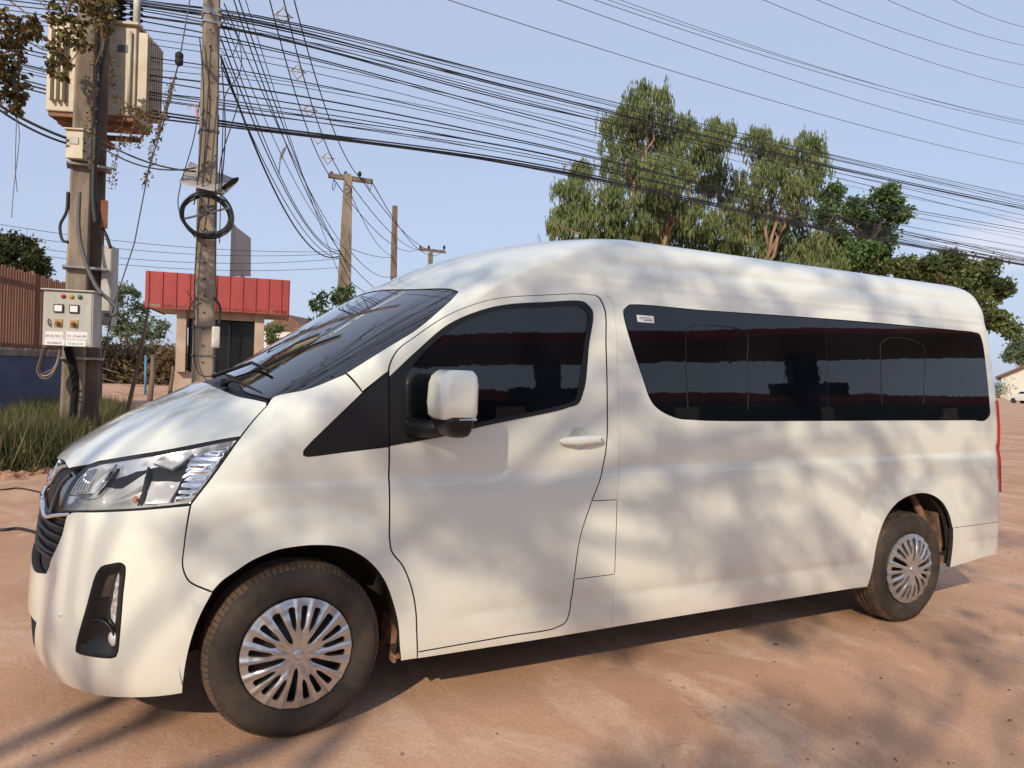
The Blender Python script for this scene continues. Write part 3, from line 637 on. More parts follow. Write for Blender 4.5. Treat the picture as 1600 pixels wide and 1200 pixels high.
# ---- mirror
def on_y(x, y, yy): v = ray(x, y); return CAM+v*((yy-CAM[1])/v[1])
def loft(name, secs, mt, parent, seg=40, n=5.0):
    """secs: (z, cx, cy, hx, hy)"""
    m_ = MB(); vs = []
    for (z, cx, cy, hx, hy) in secs:
        for k in range(seg):
            t = 2*math.pi*k/seg; c, s_ = math.cos(t), math.sin(t)
            vs.append((cx+hx*math.copysign(abs(c)**(2/n), c), cy+hy*math.copysign(abs(s_)**(2/n), s_), z))
    k_ = len(secs); fs = [(i*seg+k, i*seg+(k+1) % seg, (i+1)*seg+(k+1) % seg, (i+1)*seg+k) for i in range(k_-1) for k in range(seg)]+[tuple(range(seg)), tuple((k_-1)*seg+k for k in range(seg))]
    m_.add(vs, fs, 0, True); return m_.build(name, mt, parent)
mc = on_y(706, 630, -1.135); mx, mz = mc[0], mc[2]; ty = -1.135
def zpx(y): return on_y(706, y, ty)[2]
mirror = loft('side_mirror', [(zpx(660), mx+.010, ty, .030, .050), (zpx(655), mx+.006, ty, .066, .092), (zpx(649), mx+.002, ty, .078, .104), (zpx(630), mx, ty, .082, .108), (zpx(600), mx+.002, ty, .080, .107), (zpx(588), mx+.006, ty, .074, .102), (zpx(581), mx+.012, ty+.004, .060, .090), (zpx(578), mx+.014, ty+.004, .050, .078)], M['paint'], VAN)
loft('mirror_foot', [(zpx(683), mx+.020, ty+.012, .024, .050), (zpx(680), mx+.018, ty+.010, .042, .072), (zpx(672), mx+.012, ty+.006, .054, .090), (zpx(660), mx+.005, ty+.002, .063, .100), (zpx(650), mx+.003, ty, .066, .103)], M['black_plastic'], mirror)
mb = MB(); a = on_y(702, 651, ty-.085); b_ = on_y(744, 650, ty-.085); mb.box((mx+.030, ty-.060, zpx(653)), (.080, .085, .010), bev=.004); mb.build('indicator_lens', M['chrome'], mirror)
mb = MB(); pa = P3(hit(650, 668))+N3(hit(650, 668))*-.01
mb.tube([pa+np.array([-.02, 0, .0]), pa+np.array([.05, -.07, .0]), (mx-.005, ty+.07, zpx(668))], [.045, .036, .034], 12); mb.build('mirror_arm', M['black_plastic'], mirror)
mb = MB(); mb.box((mx+.075, ty, zpx(622)), (.006, .175, .125), bev=.003); mb.build('mirror_glass', M['chrome'], mirror)
ms = curve([(609, 694, 's'), (645, 690), (690, 681), (690, 655), (640, 652, 's'), (634, 600), (634, 588, 's'), (612, 590, 's')])
# shark fin on the roof
mb = MB(); f0 = np.array([1.62, 0, 2.26]); fv = [(f0[0], 0, 2.27), (f0[0]+.20, .022, 2.265), (f0[0]+.20, -.022, 2.265), (f0[0]+.17, .006, 2.335), (f0[0]+.17, -.006, 2.335), (f0[0]+.12, 0, 2.33)]
mb.add(fv, [(0, 1, 3, 5), (0, 5, 4, 2), (1, 2, 4, 3), (5, 3, 4), (0, 2, 1)], 0); mb.build('roof_antenna', M['matt_black'], VAN)
# ---- wheels, liners, underbody
def tyre_text(txt, r, size, mt, parent, a0, ywall):
    cu = bpy.data.curves.new('t', 'FONT'); cu.body = txt; cu.size = size; cu.extrude = .0012; cu.space_character = 1.15
    o = bpy.data.objects.new('t', cu); COL.objects.link(o); dg = bpy.context.evaluated_depsgraph_get(); dg.update(); me = bpy.data.meshes.new_from_object(o.evaluated_get(dg)); bpy.data.objects.remove(o)
    w_ = max(v.co.x for v in me.vertices)
    for v in me.vertices:
        a = a0-(v.co.x-w_/2)/r; rr = r+v.co.y-size*.35; v.co = Vector((rr*math.cos(a), ywall-v.co.z*1.0, rr*math.sin(a)))
    return link('sidewall_lettering', me, parent, [mt])
M['letters'] = mat('worn_letters', (0.035, 0.030, 0.027), 0.7)
def wheel(cx, cy, cz, ang=0, s=1, full=True):
    root = empty('wheel', (cx, cy, cz)); root.parent = VAN
    RT = .352; f = 0.110
    prof = [(.215, f-.010), (.222, -f+.030), (.226, -f+.012), (.236, -f+.006), (.262, -f-.001), (.292, -f-.004), (.312, -f+.001), (.326, -f+.010), (.336, -f+.020), (.343, -f+.031), (.349, -f+.046)]
    mb = MB(); mb.lathe([(r, a) for r, a in prof], (0, 0, 0), 'y', 96, 0)
    # tread with grooves
    def groove(a0, a1, d=.009): return [(RT, a0), (RT-d, a0+.0015), (RT-d, a1-.0015), (RT, a1)]
    tp = [(.349, -f+.046), (RT, -f+.058)]
    for g0 in (-.045, -.012, .021): tp += groove(g0, g0+.011)
    tp += [(RT, f-.055), (.347, f-.04), (.336, f-.02), (.30, f), (.215, f-.01)]
    mb.lathe(tp, (0, 0, 0), 'y', 96, 1)
    # shoulder blocks
    nb = 88
    for k in range(nb):
        th = 2*math.pi*k/nb; dt = 2*math.pi/nb*.40
        vs = []
        for t in (th-dt, th+dt):
            for (r, a) in ((.333, -f+.017), (.3385, -f+.021), (.3455, -f+.031), (.3512, -f+.044), (.3535, -f+.062), (.349, -f+.062)): vs.append((r*1.0035*math.cos(t), a-.0012, r*1.0035*math.sin(t)))
        mb.add(vs, [(0, 1, 7, 6), (1, 2, 8, 7), (2, 3, 9, 8), (3, 4, 10, 9), (4, 5, 11, 10), (0, 1, 2, 3, 4, 5), (6, 7, 8, 9, 10, 11)], 1)
    ty = mb.build('tyre', [M['tyre'], M['tread']], root)
    if full:
        tyre_text('BRIDGESTONE', .278, .034, M['letters'], ty, math.pi*.98, -f-.0022); pass
    # steel wheel behind
    mb = MB(); mb.lathe([(.205, -f+.02), (.195, -f+.045), (.19, .06), (.0, .06)], (0, 0, 0), 'y', 40); mb.lathe([(.0005, -f+.030), (.07, -f+.030), (.085, -f+.042), (.14, -f+.05), (.19, -f+.06)], (0, 0, 0), 'y', 40)
    for k in range(10):
        th = 2*math.pi*k/10; mb.lathe([(.0005, -.006), (.010, -.006), (.012, .01)], (.145*math.cos(th), -f+.046, .145*math.sin(th)), 'y', 10)
    mb.build('steel_rim', M['rotor'], root)
    # hubcap: plate with openings
    Rh = .2215
    def zrel(r, th):
        u = ((th+math.pi/5) % (2*math.pi/5))-math.pi/5     # -36..36 deg around a teardrop opening
        q = -.016*math.cos(min(1, r/Rh)*1.5)-.006
        arm = .015*math.exp(-((abs(u)-R(18))/R(13))**2)*(1 if r > .03 else 0)*min(1, max(0, (r-.035)/.05))*max(0, 1-(r/.2)**4)
        fin = 0
        if r > .085:
            ph_ = (th/(R(18))) % 1; fin = .0070*math.exp(-((ph_-.5)/.16)**2)*min(1, (r-.085)/.03)
        rim = .010*max(0, (r-.185)/.036)
        dip = .006*math.exp(-((r-.175)/.02)**2)
        return -f+.004+q-arm*.7-fin+dip*.8+rim*.8
    outer = [np.array([Rh*math.cos(t), Rh*math.sin(t)]) for t in np.linspace(0, 2*math.pi, 120, endpoint=False)]
    holes = []
    for s_ in range(20):
        t0 = R(18)*s_; kind = s_ % 4
        r0, r1 = (.055, .190) if kind == 0 else (.100, .190) if kind == 2 else (.104, .190)
        if kind == 0: w0, w1 = .007, .0180
        elif kind == 2: w0, w1 = .0080, .0135
        else: w0, w1 = .0070, .0145
        if kind in (1, 3): t0 += R(1.5)*(1 if kind == 1 else -1)
        pl = []
        for (rr, ww) in [(r0, -w0*.5), (r0-.004, 0), (r0, w0*.5), (r0+.015, w0+(w1-w0)*.3), ((r0+r1)/2, w0+(w1-w0)*.62), (r1-.008, w1), (r1, w1*.75), (r1+.003, 0), (r1, -w1*.75), (r1-.008, -w1), ((r0+r1)/2, -w0-(w1-w0)*.62), (r0+.015, -w0-(w1-w0)*.3)]:
            hw = ww*.90
            pl.append(np.array([rr*math.cos(t0)-hw*math.sin(t0), rr*math.sin(t0)+hw*math.cos(t0)]))
        q = []
        for k in range(len(pl)):
            p0, p1, p2, p3 = pl[k-1], pl[k], pl[(k+1) % len(pl)], pl[(k+2) % len(pl)]
            for t in (0, .5): q.append(.5*((2*p1)+(-p0+p2)*t+(2*p0-5*p1+4*p2-p3)*t*t+(-p0+3*p1-3*p2+p3)*t**3))
        holes.append(np.array(q))
    gpts = [np.array([r*math.cos(t), r*math.sin(t)]) for r in np.linspace(.006, .214, 30) for t in np.linspace(0, 2*math.pi, max(6, int(2*math.pi*r/.006)), endpoint=False)]
    gpts = np.array(gpts); ok = np.ones(len(gpts), bool)
    for h in holes:
        near_ = np.linalg.norm(gpts-h.mean(0), axis=1) < .06; s2 = gpts[near_]; k2 = ~inside(h, s2) & (edist(h, s2) > .0015); ok[np.where(near_)[0][~k2]] = False
    gpts = gpts[ok]; V = [Vector(p) for p in gpts]; E2 = []
    for pl in [np.array(outer)]+holes:
        k = len(V); V += [Vector(p) for p in pl]; E2 += [(k+a, k+(a+1) % len(pl)) for a in range(len(pl))]
    vo, eo, fo, *_ = delaunay_2d_cdt(V, E2, [], 0, 1e-7); q = np.array([tuple(v) for v in vo]); F = np.array([f_ for f_ in fo if len(f_) == 3]); c = q[F].mean(1); ok = np.linalg.norm(c, axis=1) < Rh
    for h in holes: ok &= ~inside(h, c)
    F = F[ok]; p3 = np.array([(a, zrel(math.hypot(a, b), math.atan2(b, a)), b) for a, b in q])
    mb = MB(); mb.add(p3, [tuple(f_) for f_ in F], 0, True); cnt = set()
    for f_ in F:
        for a, b in ((f_[0], f_[1]), (f_[1], f_[2]), (f_[2], f_[0])): cnt.add((a, b))
    for (a, b) in cnt:
        if (b, a) not in cnt:
            k = len(mb.v); mb.add([p3[a], p3[b], p3[b]+[0, .016, 0], p3[a]+[0, .016, 0]], [(0, 1, 2, 3)], 0, False)
    hc = mb.build('hubcap', M['silver'], root, fix=True)
    e_ = zrel(0.001, 0)
    m2 = MB(); m2.lathe([(.0005, e_-.004), (.018, e_-.0035), (.021, e_-.001), (.0215, e_+.004)], (0, 0, 0), 'y', 28); m2.build('cap_centre', M['silver'], hc)
    emblem((0, e_-.0045, 0), (1, 0, 0), (0, 0, 1), .015, M['chrome'], hc)
    root.rotation_euler = (0, ang, 0) if s == 1 else (0, ang, math.pi)
    return root
W1 = wheel(0, -.838, .350, R(25)); 
W2 = wheel(3.86, -.838, .350, R(-12))
def copy_kids(src, dst):
    for ch in list(src.children):
        c = ch.copy(); COL.objects.link(c); c.parent = dst
        for g in list(ch.children):
            d = g.copy(); COL.objects.link(d); d.parent = c
for xx in (0, 3.86):
    w3 = W1.copy(); COL.objects.link(w3); w3.location = (xx, .838, .350); w3.rotation_euler = (0, .4, math.pi); copy_kids(W1, w3)
def arch_liner(cx, cz, rad, y0, y1, a=15):
    mb = MB(); n = 34; ths = np.linspace(R(-a), R(180+a), n); vs = []
    for t in ths:
        for (rr, yy) in ((rad, y0), (rad+.006, (y0+y1)/2), (rad, y1)): vs.append((cx+rr*math.cos(t), yy, cz+rr*math.sin(t)))
    fs = [(i*3+k, i*3+k+1, (i+1)*3+k+1, (i+1)*3+k) for i in range(n-1) for k in range(2)]
    k0 = len(vs); vs.append((cx, y1, cz)); fs += [(i*3+2, (i+1)*3+2, k0) for i in range(n-1)]
    mb.add(vs, fs, 0, True); return mb.build('arch_liner', M['liner'], VAN)
for sgn in (-1, 1):
    arch_liner(0, .385, .435, sgn*.918, sgn*.60); arch_liner(3.88, .39, .445, sgn*.918, sgn*.60, 8)
mb = MB(); mb.box((.445, -.80, .40), (.012, .20, .34), rot=Matrix.Rotation(R(6), 3, 'Y')); mb.box((.455, -.86, .262), (.05, .10, .02)); mb.tube([(.42, -.9, .26), (.47, -.9, .252)], .008, 6)
mb.build('mud_flap', M['mud'], VAN)
mb = MB(); mb.box((3.42, -.80, .275), (.10, .20, .05)); mb.build('jacking_bracket', M['mud'], VAN)
mb = MB(); mb.box((4.24, -.78, .56), (.012, .22, .24), rot=Matrix.Rotation(R(-14), 3, 'Y')); mb.box((4.24, -.88, .44), (.04, .03, .05)); mb.box((4.27, -.88, .36), (.04, .03, .05)); mb.tube([(4.24, -.80, .40), (4.20, -.80, .62), (4.05, -.80, .80)], .025, 8)
mb.build('mud_flap', M['mud'], VAN)
mb = MB(); mb.box((2.0, 0, .40), (5.2, 1.15, .20)); mb.box((2.0, 0, .33), (3.0, 1.70, .05)); mb.box((-.62, 0, .30), (.25, 0.9, .06)); mb.box((4.6, 0, .46), (.45, 1.3, .06))
for y in (-.45, .45): mb.box((1.9, y, .30), (4.6, .07, .10))
mb.tube([(-.2, -.2, .27), (1.5, -.25, .25), (3.2, -.3, .27), (4.6, -.5, .36)], .03, 10); mb.lathe([(.0, -.5), (.1, -.5), (.1, .5), (0, .5)], (3.86, 0, .34), 'y', 16)
mb.tube([(-.60, -.68, .22), (-.52, -.70, .215), (-.46, -.72, .195)], [.012, .012, .008], 6); mb.box((-.58, -.6, .215), (.16, .12, .02))
mb.build('underbody', M['mud'] if 0 else mat('underbody_dust', (.035, .028, .024), .9, col2=(.10, .06, .04), scale=4), VAN)
# ================================================================ THE PLACE
# ---------------- ground
def ground_mat():
    m, t, b = new_mat('red_earth_concrete'); N = t.nodes; L = t.links; b.inputs['Roughness'].default_value = .88; b.inputs['Specular IOR Level'].default_value = .25
    tc = N.new('ShaderNodeTexCoord')
    def mapn(sc, loc=(0, 0, 0)):
        mp = N.new('ShaderNodeMapping'); mp.inputs['Scale'].default_value = sc; mp.inputs['Location'].default_value = loc; L.new(tc.outputs['Object'], mp.inputs[0]); return mp.outputs[0]
    def noise(vec, s, d=6, r=.6, dist=0):
        n = N.new('ShaderNodeTexNoise'); n.inputs['Scale'].default_value = s; n.inputs['Detail'].default_value = d; n.inputs['Roughness'].default_value = r; n.inputs['Distortion'].default_value = dist; L.new(vec, n.inputs[0]); return n.outputs[0]
    def ramp(f, p0, p1, c0, c1):
        r = N.new('ShaderNodeValToRGB'); r.color_ramp.elements[0].position = p0; r.color_ramp.elements[1].position = p1; r.color_ramp.elements[0].color = (*c0, 1); r.color_ramp.elements[1].color = (*c1, 1); L.new(f, r.inputs[0]); return r.outputs[0]
    def mix(f, a, b_, mode='MIX'):
        x = N.new('ShaderNodeMix'); x.data_type = 'RGBA'; x.blend_type = mode
        (L.new(f, x.inputs[0]) if not isinstance(f, float) else setattr(x.inputs[0], 'default_value', f)); L.new(a, x.inputs[6]); L.new(b_, x.inputs[7]); return x.outputs[2]
    v1 = mapn((1, 1, 1)); v2 = mapn((1, .45, 1), (3, 1, 0))
    base = ramp(noise(v1, .55, 8, .62, .6), .38, .66, (.47, .27, .17), (.60, .37, .245))
    pale = ramp(noise(v2, 1.7, 9, .68, .8), .50, .63, (0, 0, 0), (1, 1, 1))
    c = mix(pale, base, ramp(noise(v1, 7, 6, .7), .3, .7, (.60, .395, .27), (.70, .49, .36)))
    dark = ramp(noise(v2, .9, 10, .7, 1.2), .56, .70, (0, 0, 0), (.55, .55, .55))
    c = mix(dark, c, ramp(noise(v1, 14, 5, .7), .3, .7, (.33, .185, .11), (.43, .25, .16)))
    fine = ramp(noise(v1, 60, 6, .75), .25, .75, (.72, .70, .68), (1.16, 1.16, 1.16)); c = mix(1.0, c, fine, 'MULTIPLY')
    # cracks: two sizes of broken cells
    def cracks(s, w_, dist):
        vo = N.new('ShaderNodeTexVoronoi'); vo.feature = 'DISTANCE_TO_EDGE'; vo.inputs['Scale'].default_value = s
        wv = N.new('ShaderNodeVectorMath'); wv.operation = 'ADD'; nn = N.new('ShaderNodeTexNoise'); nn.inputs['Scale'].default_value = 2.5; nn.inputs['Detail'].default_value = 5; L.new(v1, nn.inputs[0])
        sc = N.new('ShaderNodeVectorMath'); sc.operation = 'SCALE'; sc.inputs['Scale'].default_value = dist; L.new(nn.outputs[1], sc.inputs[0]); L.new(v1, wv.inputs[0]); L.new(sc.outputs[0], wv.inputs[1]); L.new(wv.outputs[0], vo.inputs['Vector'])
        return ramp(vo.outputs[0], 0.0, w_, (1, 1, 1), (0, 0, 0))
    msk = ramp(noise(v1, .8, 3, .5), .58, .68, (0, 0, 0), (1, 1, 1))
    ck = mix(1.0, cracks(.25, .0022, .45), msk, 'MULTIPLY'); c = mix(ck, c, ramp(noise(v1, 3), .0, 1, (.12, .065, .04), (.15, .08, .05)))
    sp = N.new('ShaderNodeTexVoronoi'); sp.inputs['Scale'].default_value = 16; L.new(v1, sp.inputs['Vector']); spm = ramp(sp.outputs['Distance'], .05, .09, (.7, .7, .7), (0, 0, 0)); spm = mix(1.0, spm, ramp(noise(v1, 1.3), .5, .62, (0, 0, 0), (1, 1, 1)), 'MULTIPLY')
    c = mix(spm, c, ramp(noise(v1, 5), 0, 1, (.14, .08, .055), (.20, .12, .08)))
    L.new(c, b.inputs['Base Color'])
    hm = N.new('ShaderNodeMath'); hm.operation = 'ADD'; h2 = N.new('ShaderNodeMath'); h2.operation = 'MULTIPLY'; h2.inputs[1].default_value = .35
    n1 = noise(v1, 2.6, 8, .58, .25); n2 = noise(v1, 45, 6, .7); L.new(n2, h2.inputs[0]); L.new(n1, hm.inputs[0]); L.new(h2.outputs[0], hm.inputs[1])
    sb = N.new('ShaderNodeMath'); sb.operation = 'SUBTRACT'; L.new(hm.outputs[0], sb.inputs[0]); L.new(ck, sb.inputs[1])
    bp = N.new('ShaderNodeBump'); bp.inputs['Distance'].default_value = .012; bp.inputs['Strength'].default_value = .9; L.new(sb.outputs[0], bp.inputs['Height']); L.new(bp.outputs[0], b.inputs['Normal'])
    return m
def make_ground():
    xs = np.concatenate([np.linspace(-600, -40, 20), np.linspace(-30, 40, 141), np.linspace(50, 900, 24)]); ys = np.concatenate([np.linspace(-300, -30, 12), np.linspace(-20, 50, 141), np.linspace(60, 1500, 26)])
    X, Y = np.meshgrid(xs, ys, indexing='ij'); Z = .02*np.sin(X*.9+Y*.4)*np.sin(Y*.7-X*.2)*np.clip(-(X+2.2)/3, 0, 1)
    Z += -.002*np.clip(np.hypot(X, Y)-400, 0, None)*0
    nx, ny = X.shape; v = np.stack([X, Y, Z], -1).reshape(-1, 3); f = [(a*ny+b, (a+1)*ny+b, (a+1)*ny+b+1, a*ny+b+1) for a in range(nx-1) for b in range(ny-1)]
    me = bpy.data.meshes.new('ground'); me.from_pydata(v.tolist(), [], f); me.polygons.foreach_set('use_smooth', [True]*len(f)); return tag(link('ground', me, None, [ground_mat()]), kind='structure')
make_ground()
# ---------------- materials
M['concrete'] = mat('pole_concrete', (.32, .265, .205), .9, col2=(.14, .115, .09), scale=3.0, bump=.006, bscale=22, streak=(1, 1, .35))
M['concrete_dark'] = mat('stained_concrete', (.21, .16, .12), .9, col2=(.075, .06, .05), scale=2.4, bump=.008, bscale=18, streak=(1, 1, .3))
M['tank'] = mat('cream_tank_paint', (.58, .53, .42), .5, col2=(.46, .40, .30), scale=3, bump=.001, bscale=12)
M['tank_rust'] = mat('rusty_tank_base', (.30, .15, .09), .8, col2=(.16, .09, .06), scale=9)
M['grey_box'] = mat('grey_box_paint', (.46, .46, .43), .5, col2=(.36, .36, .33), scale=3, streak=(1, 1, .4))
M['steel'] = mat('galvanised_steel', (.38, .38, .37), .45, metal=.6, var=.2, scale=10)
M['cable'] = mat('cable_black', (.016, .016, .018), .55)
M['cable_grey'] = mat('cable_grey', (.10, .10, .11), .6)
M['red_sheet'] = mat('red_sheet_metal', (.38, .055, .050), .55, col2=(.29, .045, .042), scale=1.5, streak=(1, 1, .3))
M['plaster'] = mat('pink_plaster', (.50, .40, .32), .85, col2=(.38, .29, .22), scale=1.2, bump=.003, bscale=30)
M['dark_glass'] = mat('dark_shop_glass', (.010, .012, .014), .12, spec=.4)
M['wood'] = mat('fence_wood', (.25, .115, .065), .8, col2=(.15, .07, .042), scale=6, streak=(1, 1, .15))
M['old_wood'] = mat('grey_old_timber', (.24, .19, .15), .9, col2=(.13, .10, .08), scale=6)
M['stake'] = mat('weathered_stake', (.17, .12, .085), .9, var=.3, scale=8, streak=(1, 1, .2))
M['wallblue'] = mat('blue_wall_paint', (.06, .085, .15), .8, col2=(.04, .055, .095), scale=1.5, bump=.003)
M['wallcap'] = mat('wall_cap', (.20, .165, .13), .9, var=.3, scale=3)
M['bark'] = mat('bark', (.20, .13, .09), .95, col2=(.09, .06, .045), scale=6, bump=.01, bscale=20, streak=(1, 1, .25))
M['bark_pale'] = mat('pale_bark', (.38, .24, .17), .9, col2=(.22, .14, .10), scale=5, streak=(1, 1, .3))
M['white_wall'] = mat('white_render', (.62, .60, .55), .85, var=.08, scale=1)
M['roof_brown'] = mat('brown_roof', (.16, .085, .06), .85, var=.25, scale=4)
M['white_plastic'] = mat('white_plastic', (.60, .60, .56), .5, var=.08)
M['solar'] = mat('solar_back', (.33, .30, .29), .5, var=.08)
M['rust'] = mat('rust', (.22, .10, .06), .9, var=.3)
M['dry'] = mat('dry_leaf', (.20, .085, .035), .8)
def leaf_mat(name, cols, trans=.35, rough=.55):
    m = bpy.data.materials.new(name); m.use_nodes = True; t = m.node_tree; t.nodes.clear(); N = t.nodes; L = t.links
    o = N.new('ShaderNodeOutputMaterial'); mx = N.new('ShaderNodeMixShader'); mx.inputs[0].default_value = trans
    p = N.new('ShaderNodeBsdfPrincipled'); p.inputs['Roughness'].default_value = rough; p.inputs['Specular IOR Level'].default_value = .3; tr = N.new('ShaderNodeBsdfTranslucent')
    at = N.new('ShaderNodeAttribute'); at.attribute_name = 'var'; cr = N.new('ShaderNodeValToRGB'); e = cr.color_ramp.elements
    e[0].position = 0; e[0].color = (*cols[0], 1); e[1].position = 1; e[1].color = (*cols[-1], 1)
    for k, c in enumerate(cols[1:-1]): q = e.new((k+1)/(len(cols)-1)); q.color = (*c, 1)
    L.new(at.outputs['Fac'], cr.inputs[0]); L.new(cr.outputs[0], p.inputs['Base Color']); L.new(cr.outputs[0], tr.inputs[0]); L.new(p.outputs[0], mx.inputs[1]); L.new(tr.outputs[0], mx.inputs[2]); L.new(mx.outputs[0], o.inputs[0]); return m
M['l_euc'] = leaf_mat('eucalyptus_leaves', [(.085, .13, .055), (.17, .22, .085), (.29, .30, .12)])
M['l_green'] = leaf_mat('green_leaves', [(.045, .09, .032), (.10, .17, .055), (.21, .28, .09)])
M['l_dark'] = leaf_mat('dark_leaves', [(.022, .040, .014), (.05, .075, .02), (.13, .10, .035)])
M['l_olive'] = leaf_mat('olive_leaves', [(.06, .085, .032), (.12, .16, .052), (.24, .26, .09)])
M['l_vine'] = leaf_mat('vine_leaves', [(.03, .045, .015), (.09, .09, .03), (.22, .11, .05), (.16, .17, .05)])
M['l_dry'] = leaf_mat('dry_brush', [(.12, .08, .045), (.22, .14, .075), (.12, .13, .05)])
M['l_litter'] = leaf_mat('leaf_litter', [(.10, .055, .03), (.20, .11, .06), (.07, .04, .025)], trans=.1)
M['l_grass'] = leaf_mat('grass_blades', [(.055, .075, .025), (.115, .135, .045), (.27, .21, .11)], trans=.3)
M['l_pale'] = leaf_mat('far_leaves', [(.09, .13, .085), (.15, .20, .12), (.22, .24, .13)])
# ---------------- leaves
def leaves_mesh(name, P, D, Lw, mt, parent=None, var=None, nseg=1):
    """P positions, D long-axis vectors (length included), Lw widths; each leaf is a folded pair of faces"""
    n = len(P); rnd = RNG.normal(size=(n, 3)); side = np.cross(D, rnd); side /= np.linalg.norm(side, axis=1, keepdims=True)+1e-9; side *= Lw[:, None]*.5
    nrm = np.cross(D, side); nrm /= np.linalg.norm(nrm, axis=1, keepdims=True)+1e-9; nrm *= Lw[:, None]*.22
    v = np.stack([P, P+D*.45+side+nrm, P+D, P+D*.45-side+nrm], 1).reshape(-1, 3)
    i = np.arange(n)*4; f = np.stack([i, i+1, i+2, i, i+2, i+3], 1).reshape(-1, 3)
    me = bpy.data.meshes.new(name); me.vertices.add(len(v)); me.vertices.foreach_set('co', v.ravel()); me.loops.add(len(f)*3); me.loops.foreach_set('vertex_index', f.ravel().astype(np.int32))
    me.polygons.add(len(f)); me.polygons.foreach_set('loop_start', np.arange(0, len(f)*3, 3, dtype=np.int32)); me.polygons.foreach_set('loop_total', np.full(len(f), 3, np.int32)); me.update(calc_edges=True)
    a = me.attributes.new('var', 'FLOAT', 'POINT'); vv = var if var is not None else RNG.random(n); a.data.foreach_set('value', np.repeat(vv, 4).astype(np.float32))
    return link(name, me, parent, [mt])
def clump_points(c, r, n, shell=.55):
    d = RNG.normal(size=(n, 3)); d /= np.linalg.norm(d, axis=1, keepdims=True); u = RNG.random(n)**(1/3.); u = shell+(1-shell)*u if shell else u
    return np.array(c)+d*u[:, None]*np.array(r)
def crown(name, clumps, mt, parent, leaf=.16, lw=.07, droop=0.0, sub=14, per=60, subr=.38, bias=None):
    """clumps: (centre, radius). Each clump is broken into tufts, each tuft into leaves"""
    Ps = []; Ds = []; Vs = []
    for c, r in clumps:
        r = np.array(r, float)*np.ones(3); k = max(4, int(sub*(r.mean()/1.0)**1.6))
        T = clump_points(c, r, k, .35); tv = RNG.random(k)*.5
        for q, t_ in zip(T, tv):
            rr = subr*r.mean()**.35*(.6+.8*RNG.random()); m = int(per*(.5+RNG.random())); 
            p = q+RNG.normal(size=(m, 3))*rr*[.55, .55, .42 if not droop else .40+.5*droop]; 
            if droop:
                # hanging strands
                ns = max(3, m//7); sx = q+RNG.normal(size=(ns, 3))*rr*[.6, .6, .35]; idx = RNG.integers(0, ns, m); p = sx[idx]+np.stack([RNG.normal(size=m)*.05, RNG.normal(size=m)*.05, -RNG.random(m)*rr*1.7*droop], 1)
            d = RNG.normal(size=(m, 3)); d /= np.linalg.norm(d, axis=1, keepdims=True); d = d*(1-droop*.75)+np.array([0, 0, -1])*(droop+.15); d /= np.linalg.norm(d, axis=1, keepdims=True)
            Ps.append(p); Ds.append(d*leaf*(.6+.8*RNG.random((m, 1)))); Vs.append(np.clip(t_+RNG.random(m)*.5, 0, 1))
    P = np.concatenate(Ps); D = np.concatenate(Ds); V = np.concatenate(Vs)
    return leaves_mesh(name, P, D, lw*(.7+.6*RNG.random(len(P))), mt, parent, V)
def limb(mb, A, B, r0, r1, wob=.06, n=7, seg=8):
    A, B = np.array(A, float), np.array(B, float); L = np.linalg.norm(B-A); P = [A+(B-A)*t+RNG.normal(size=3)*wob*L*math.sin(math.pi*t)*.5 for t in np.linspace(0, 1, n)]
    mb.tube(P, [r0+(r1-r0)*t for t in np.linspace(0, 1, n)], seg); return P
def tree(name, base, clumps, mt, label, cat='tree', group=None, bark=None, r0=.25, leaf=.16, lw=.07, droop=0.0, sub=14, per=60, subr=.38, fork=.45, twigs=2):
    root = empty(name, base, label=label, cat=cat, group=group); b = np.array(base, float)
    cl = [(np.array(c, float)-b, r) for c, r in clumps]; cen = np.mean([c for c, r in cl], 0); top = max(c[2] for c, r in cl)
    mb = MB(); fk = np.array([cen[0]*.5, cen[1]*.5, max(.6, top*fork)]); limb(mb, (0, 0, -.15), fk, r0, r0*.68, .05)
    for c, r in cl:
        mid = fk+(c-fk)*.5+np.array([0, 0, .1*np.linalg.norm(c-fk)]); rr = r0*.36
        P = limb(mb, fk, mid, rr, rr*.6, .10, 5, 6); limb(mb, mid, c, rr*.6, rr*.22, .12, 5, 6)
        for _ in range(twigs):
            e = c+RNG.normal(size=3)*np.mean(r)*.6; limb(mb, mid+(c-mid)*RNG.random()*.8, e, rr*.28, rr*.08, .12, 4, 5)
    mb.build('trunk', bark or M['bark'], root); crown('crown', cl, mt, root, leaf, lw, droop, sub, per, subr); return root
def pxc(lst, dep, jit=0.0, thick=.84):
    """photo circles (x, y, r) at a distance -> clumps in space"""
    out_ = []
    for x, y, r in lst:
        d = dep+(RNG.random()-.5)*jit; out_.append((at_depth(x, y, d), r*d/FPX*thick))
    return out_
def foot(x, dep): p = at_depth(x, 600, dep); return (p[0], p[1], 0)
tree('eucalyptus_tree', foot(1030, 30), pxc([(1010, 158, 42), (972, 190, 40), (1052, 195, 42), (1100, 215, 34), (1128, 195, 24), (985, 245, 48), (1045, 262, 46), (1105, 262, 36), (905, 262, 22), (893, 300, 36), (945, 305, 40), (1000, 325, 44), (925, 350, 44), (880, 335, 24), (985, 385, 46), (940, 400, 40), (1045, 335, 36), (905, 385, 26), (1040, 395, 36), (900, 425, 34), (985, 435, 40), (1075, 320, 26), (1030, 425, 38), (870, 350, 18), (945, 440, 34)], 30, 3.5), M['l_euc'],
     'tallest tree behind the van, loose drooping grey green crown with pale trunk', group='tall drooping trees behind the van', bark=M['bark_pale'], r0=.30, leaf=.30, lw=.055, droop=.85, sub=44, per=62, subr=.32, fork=.42)
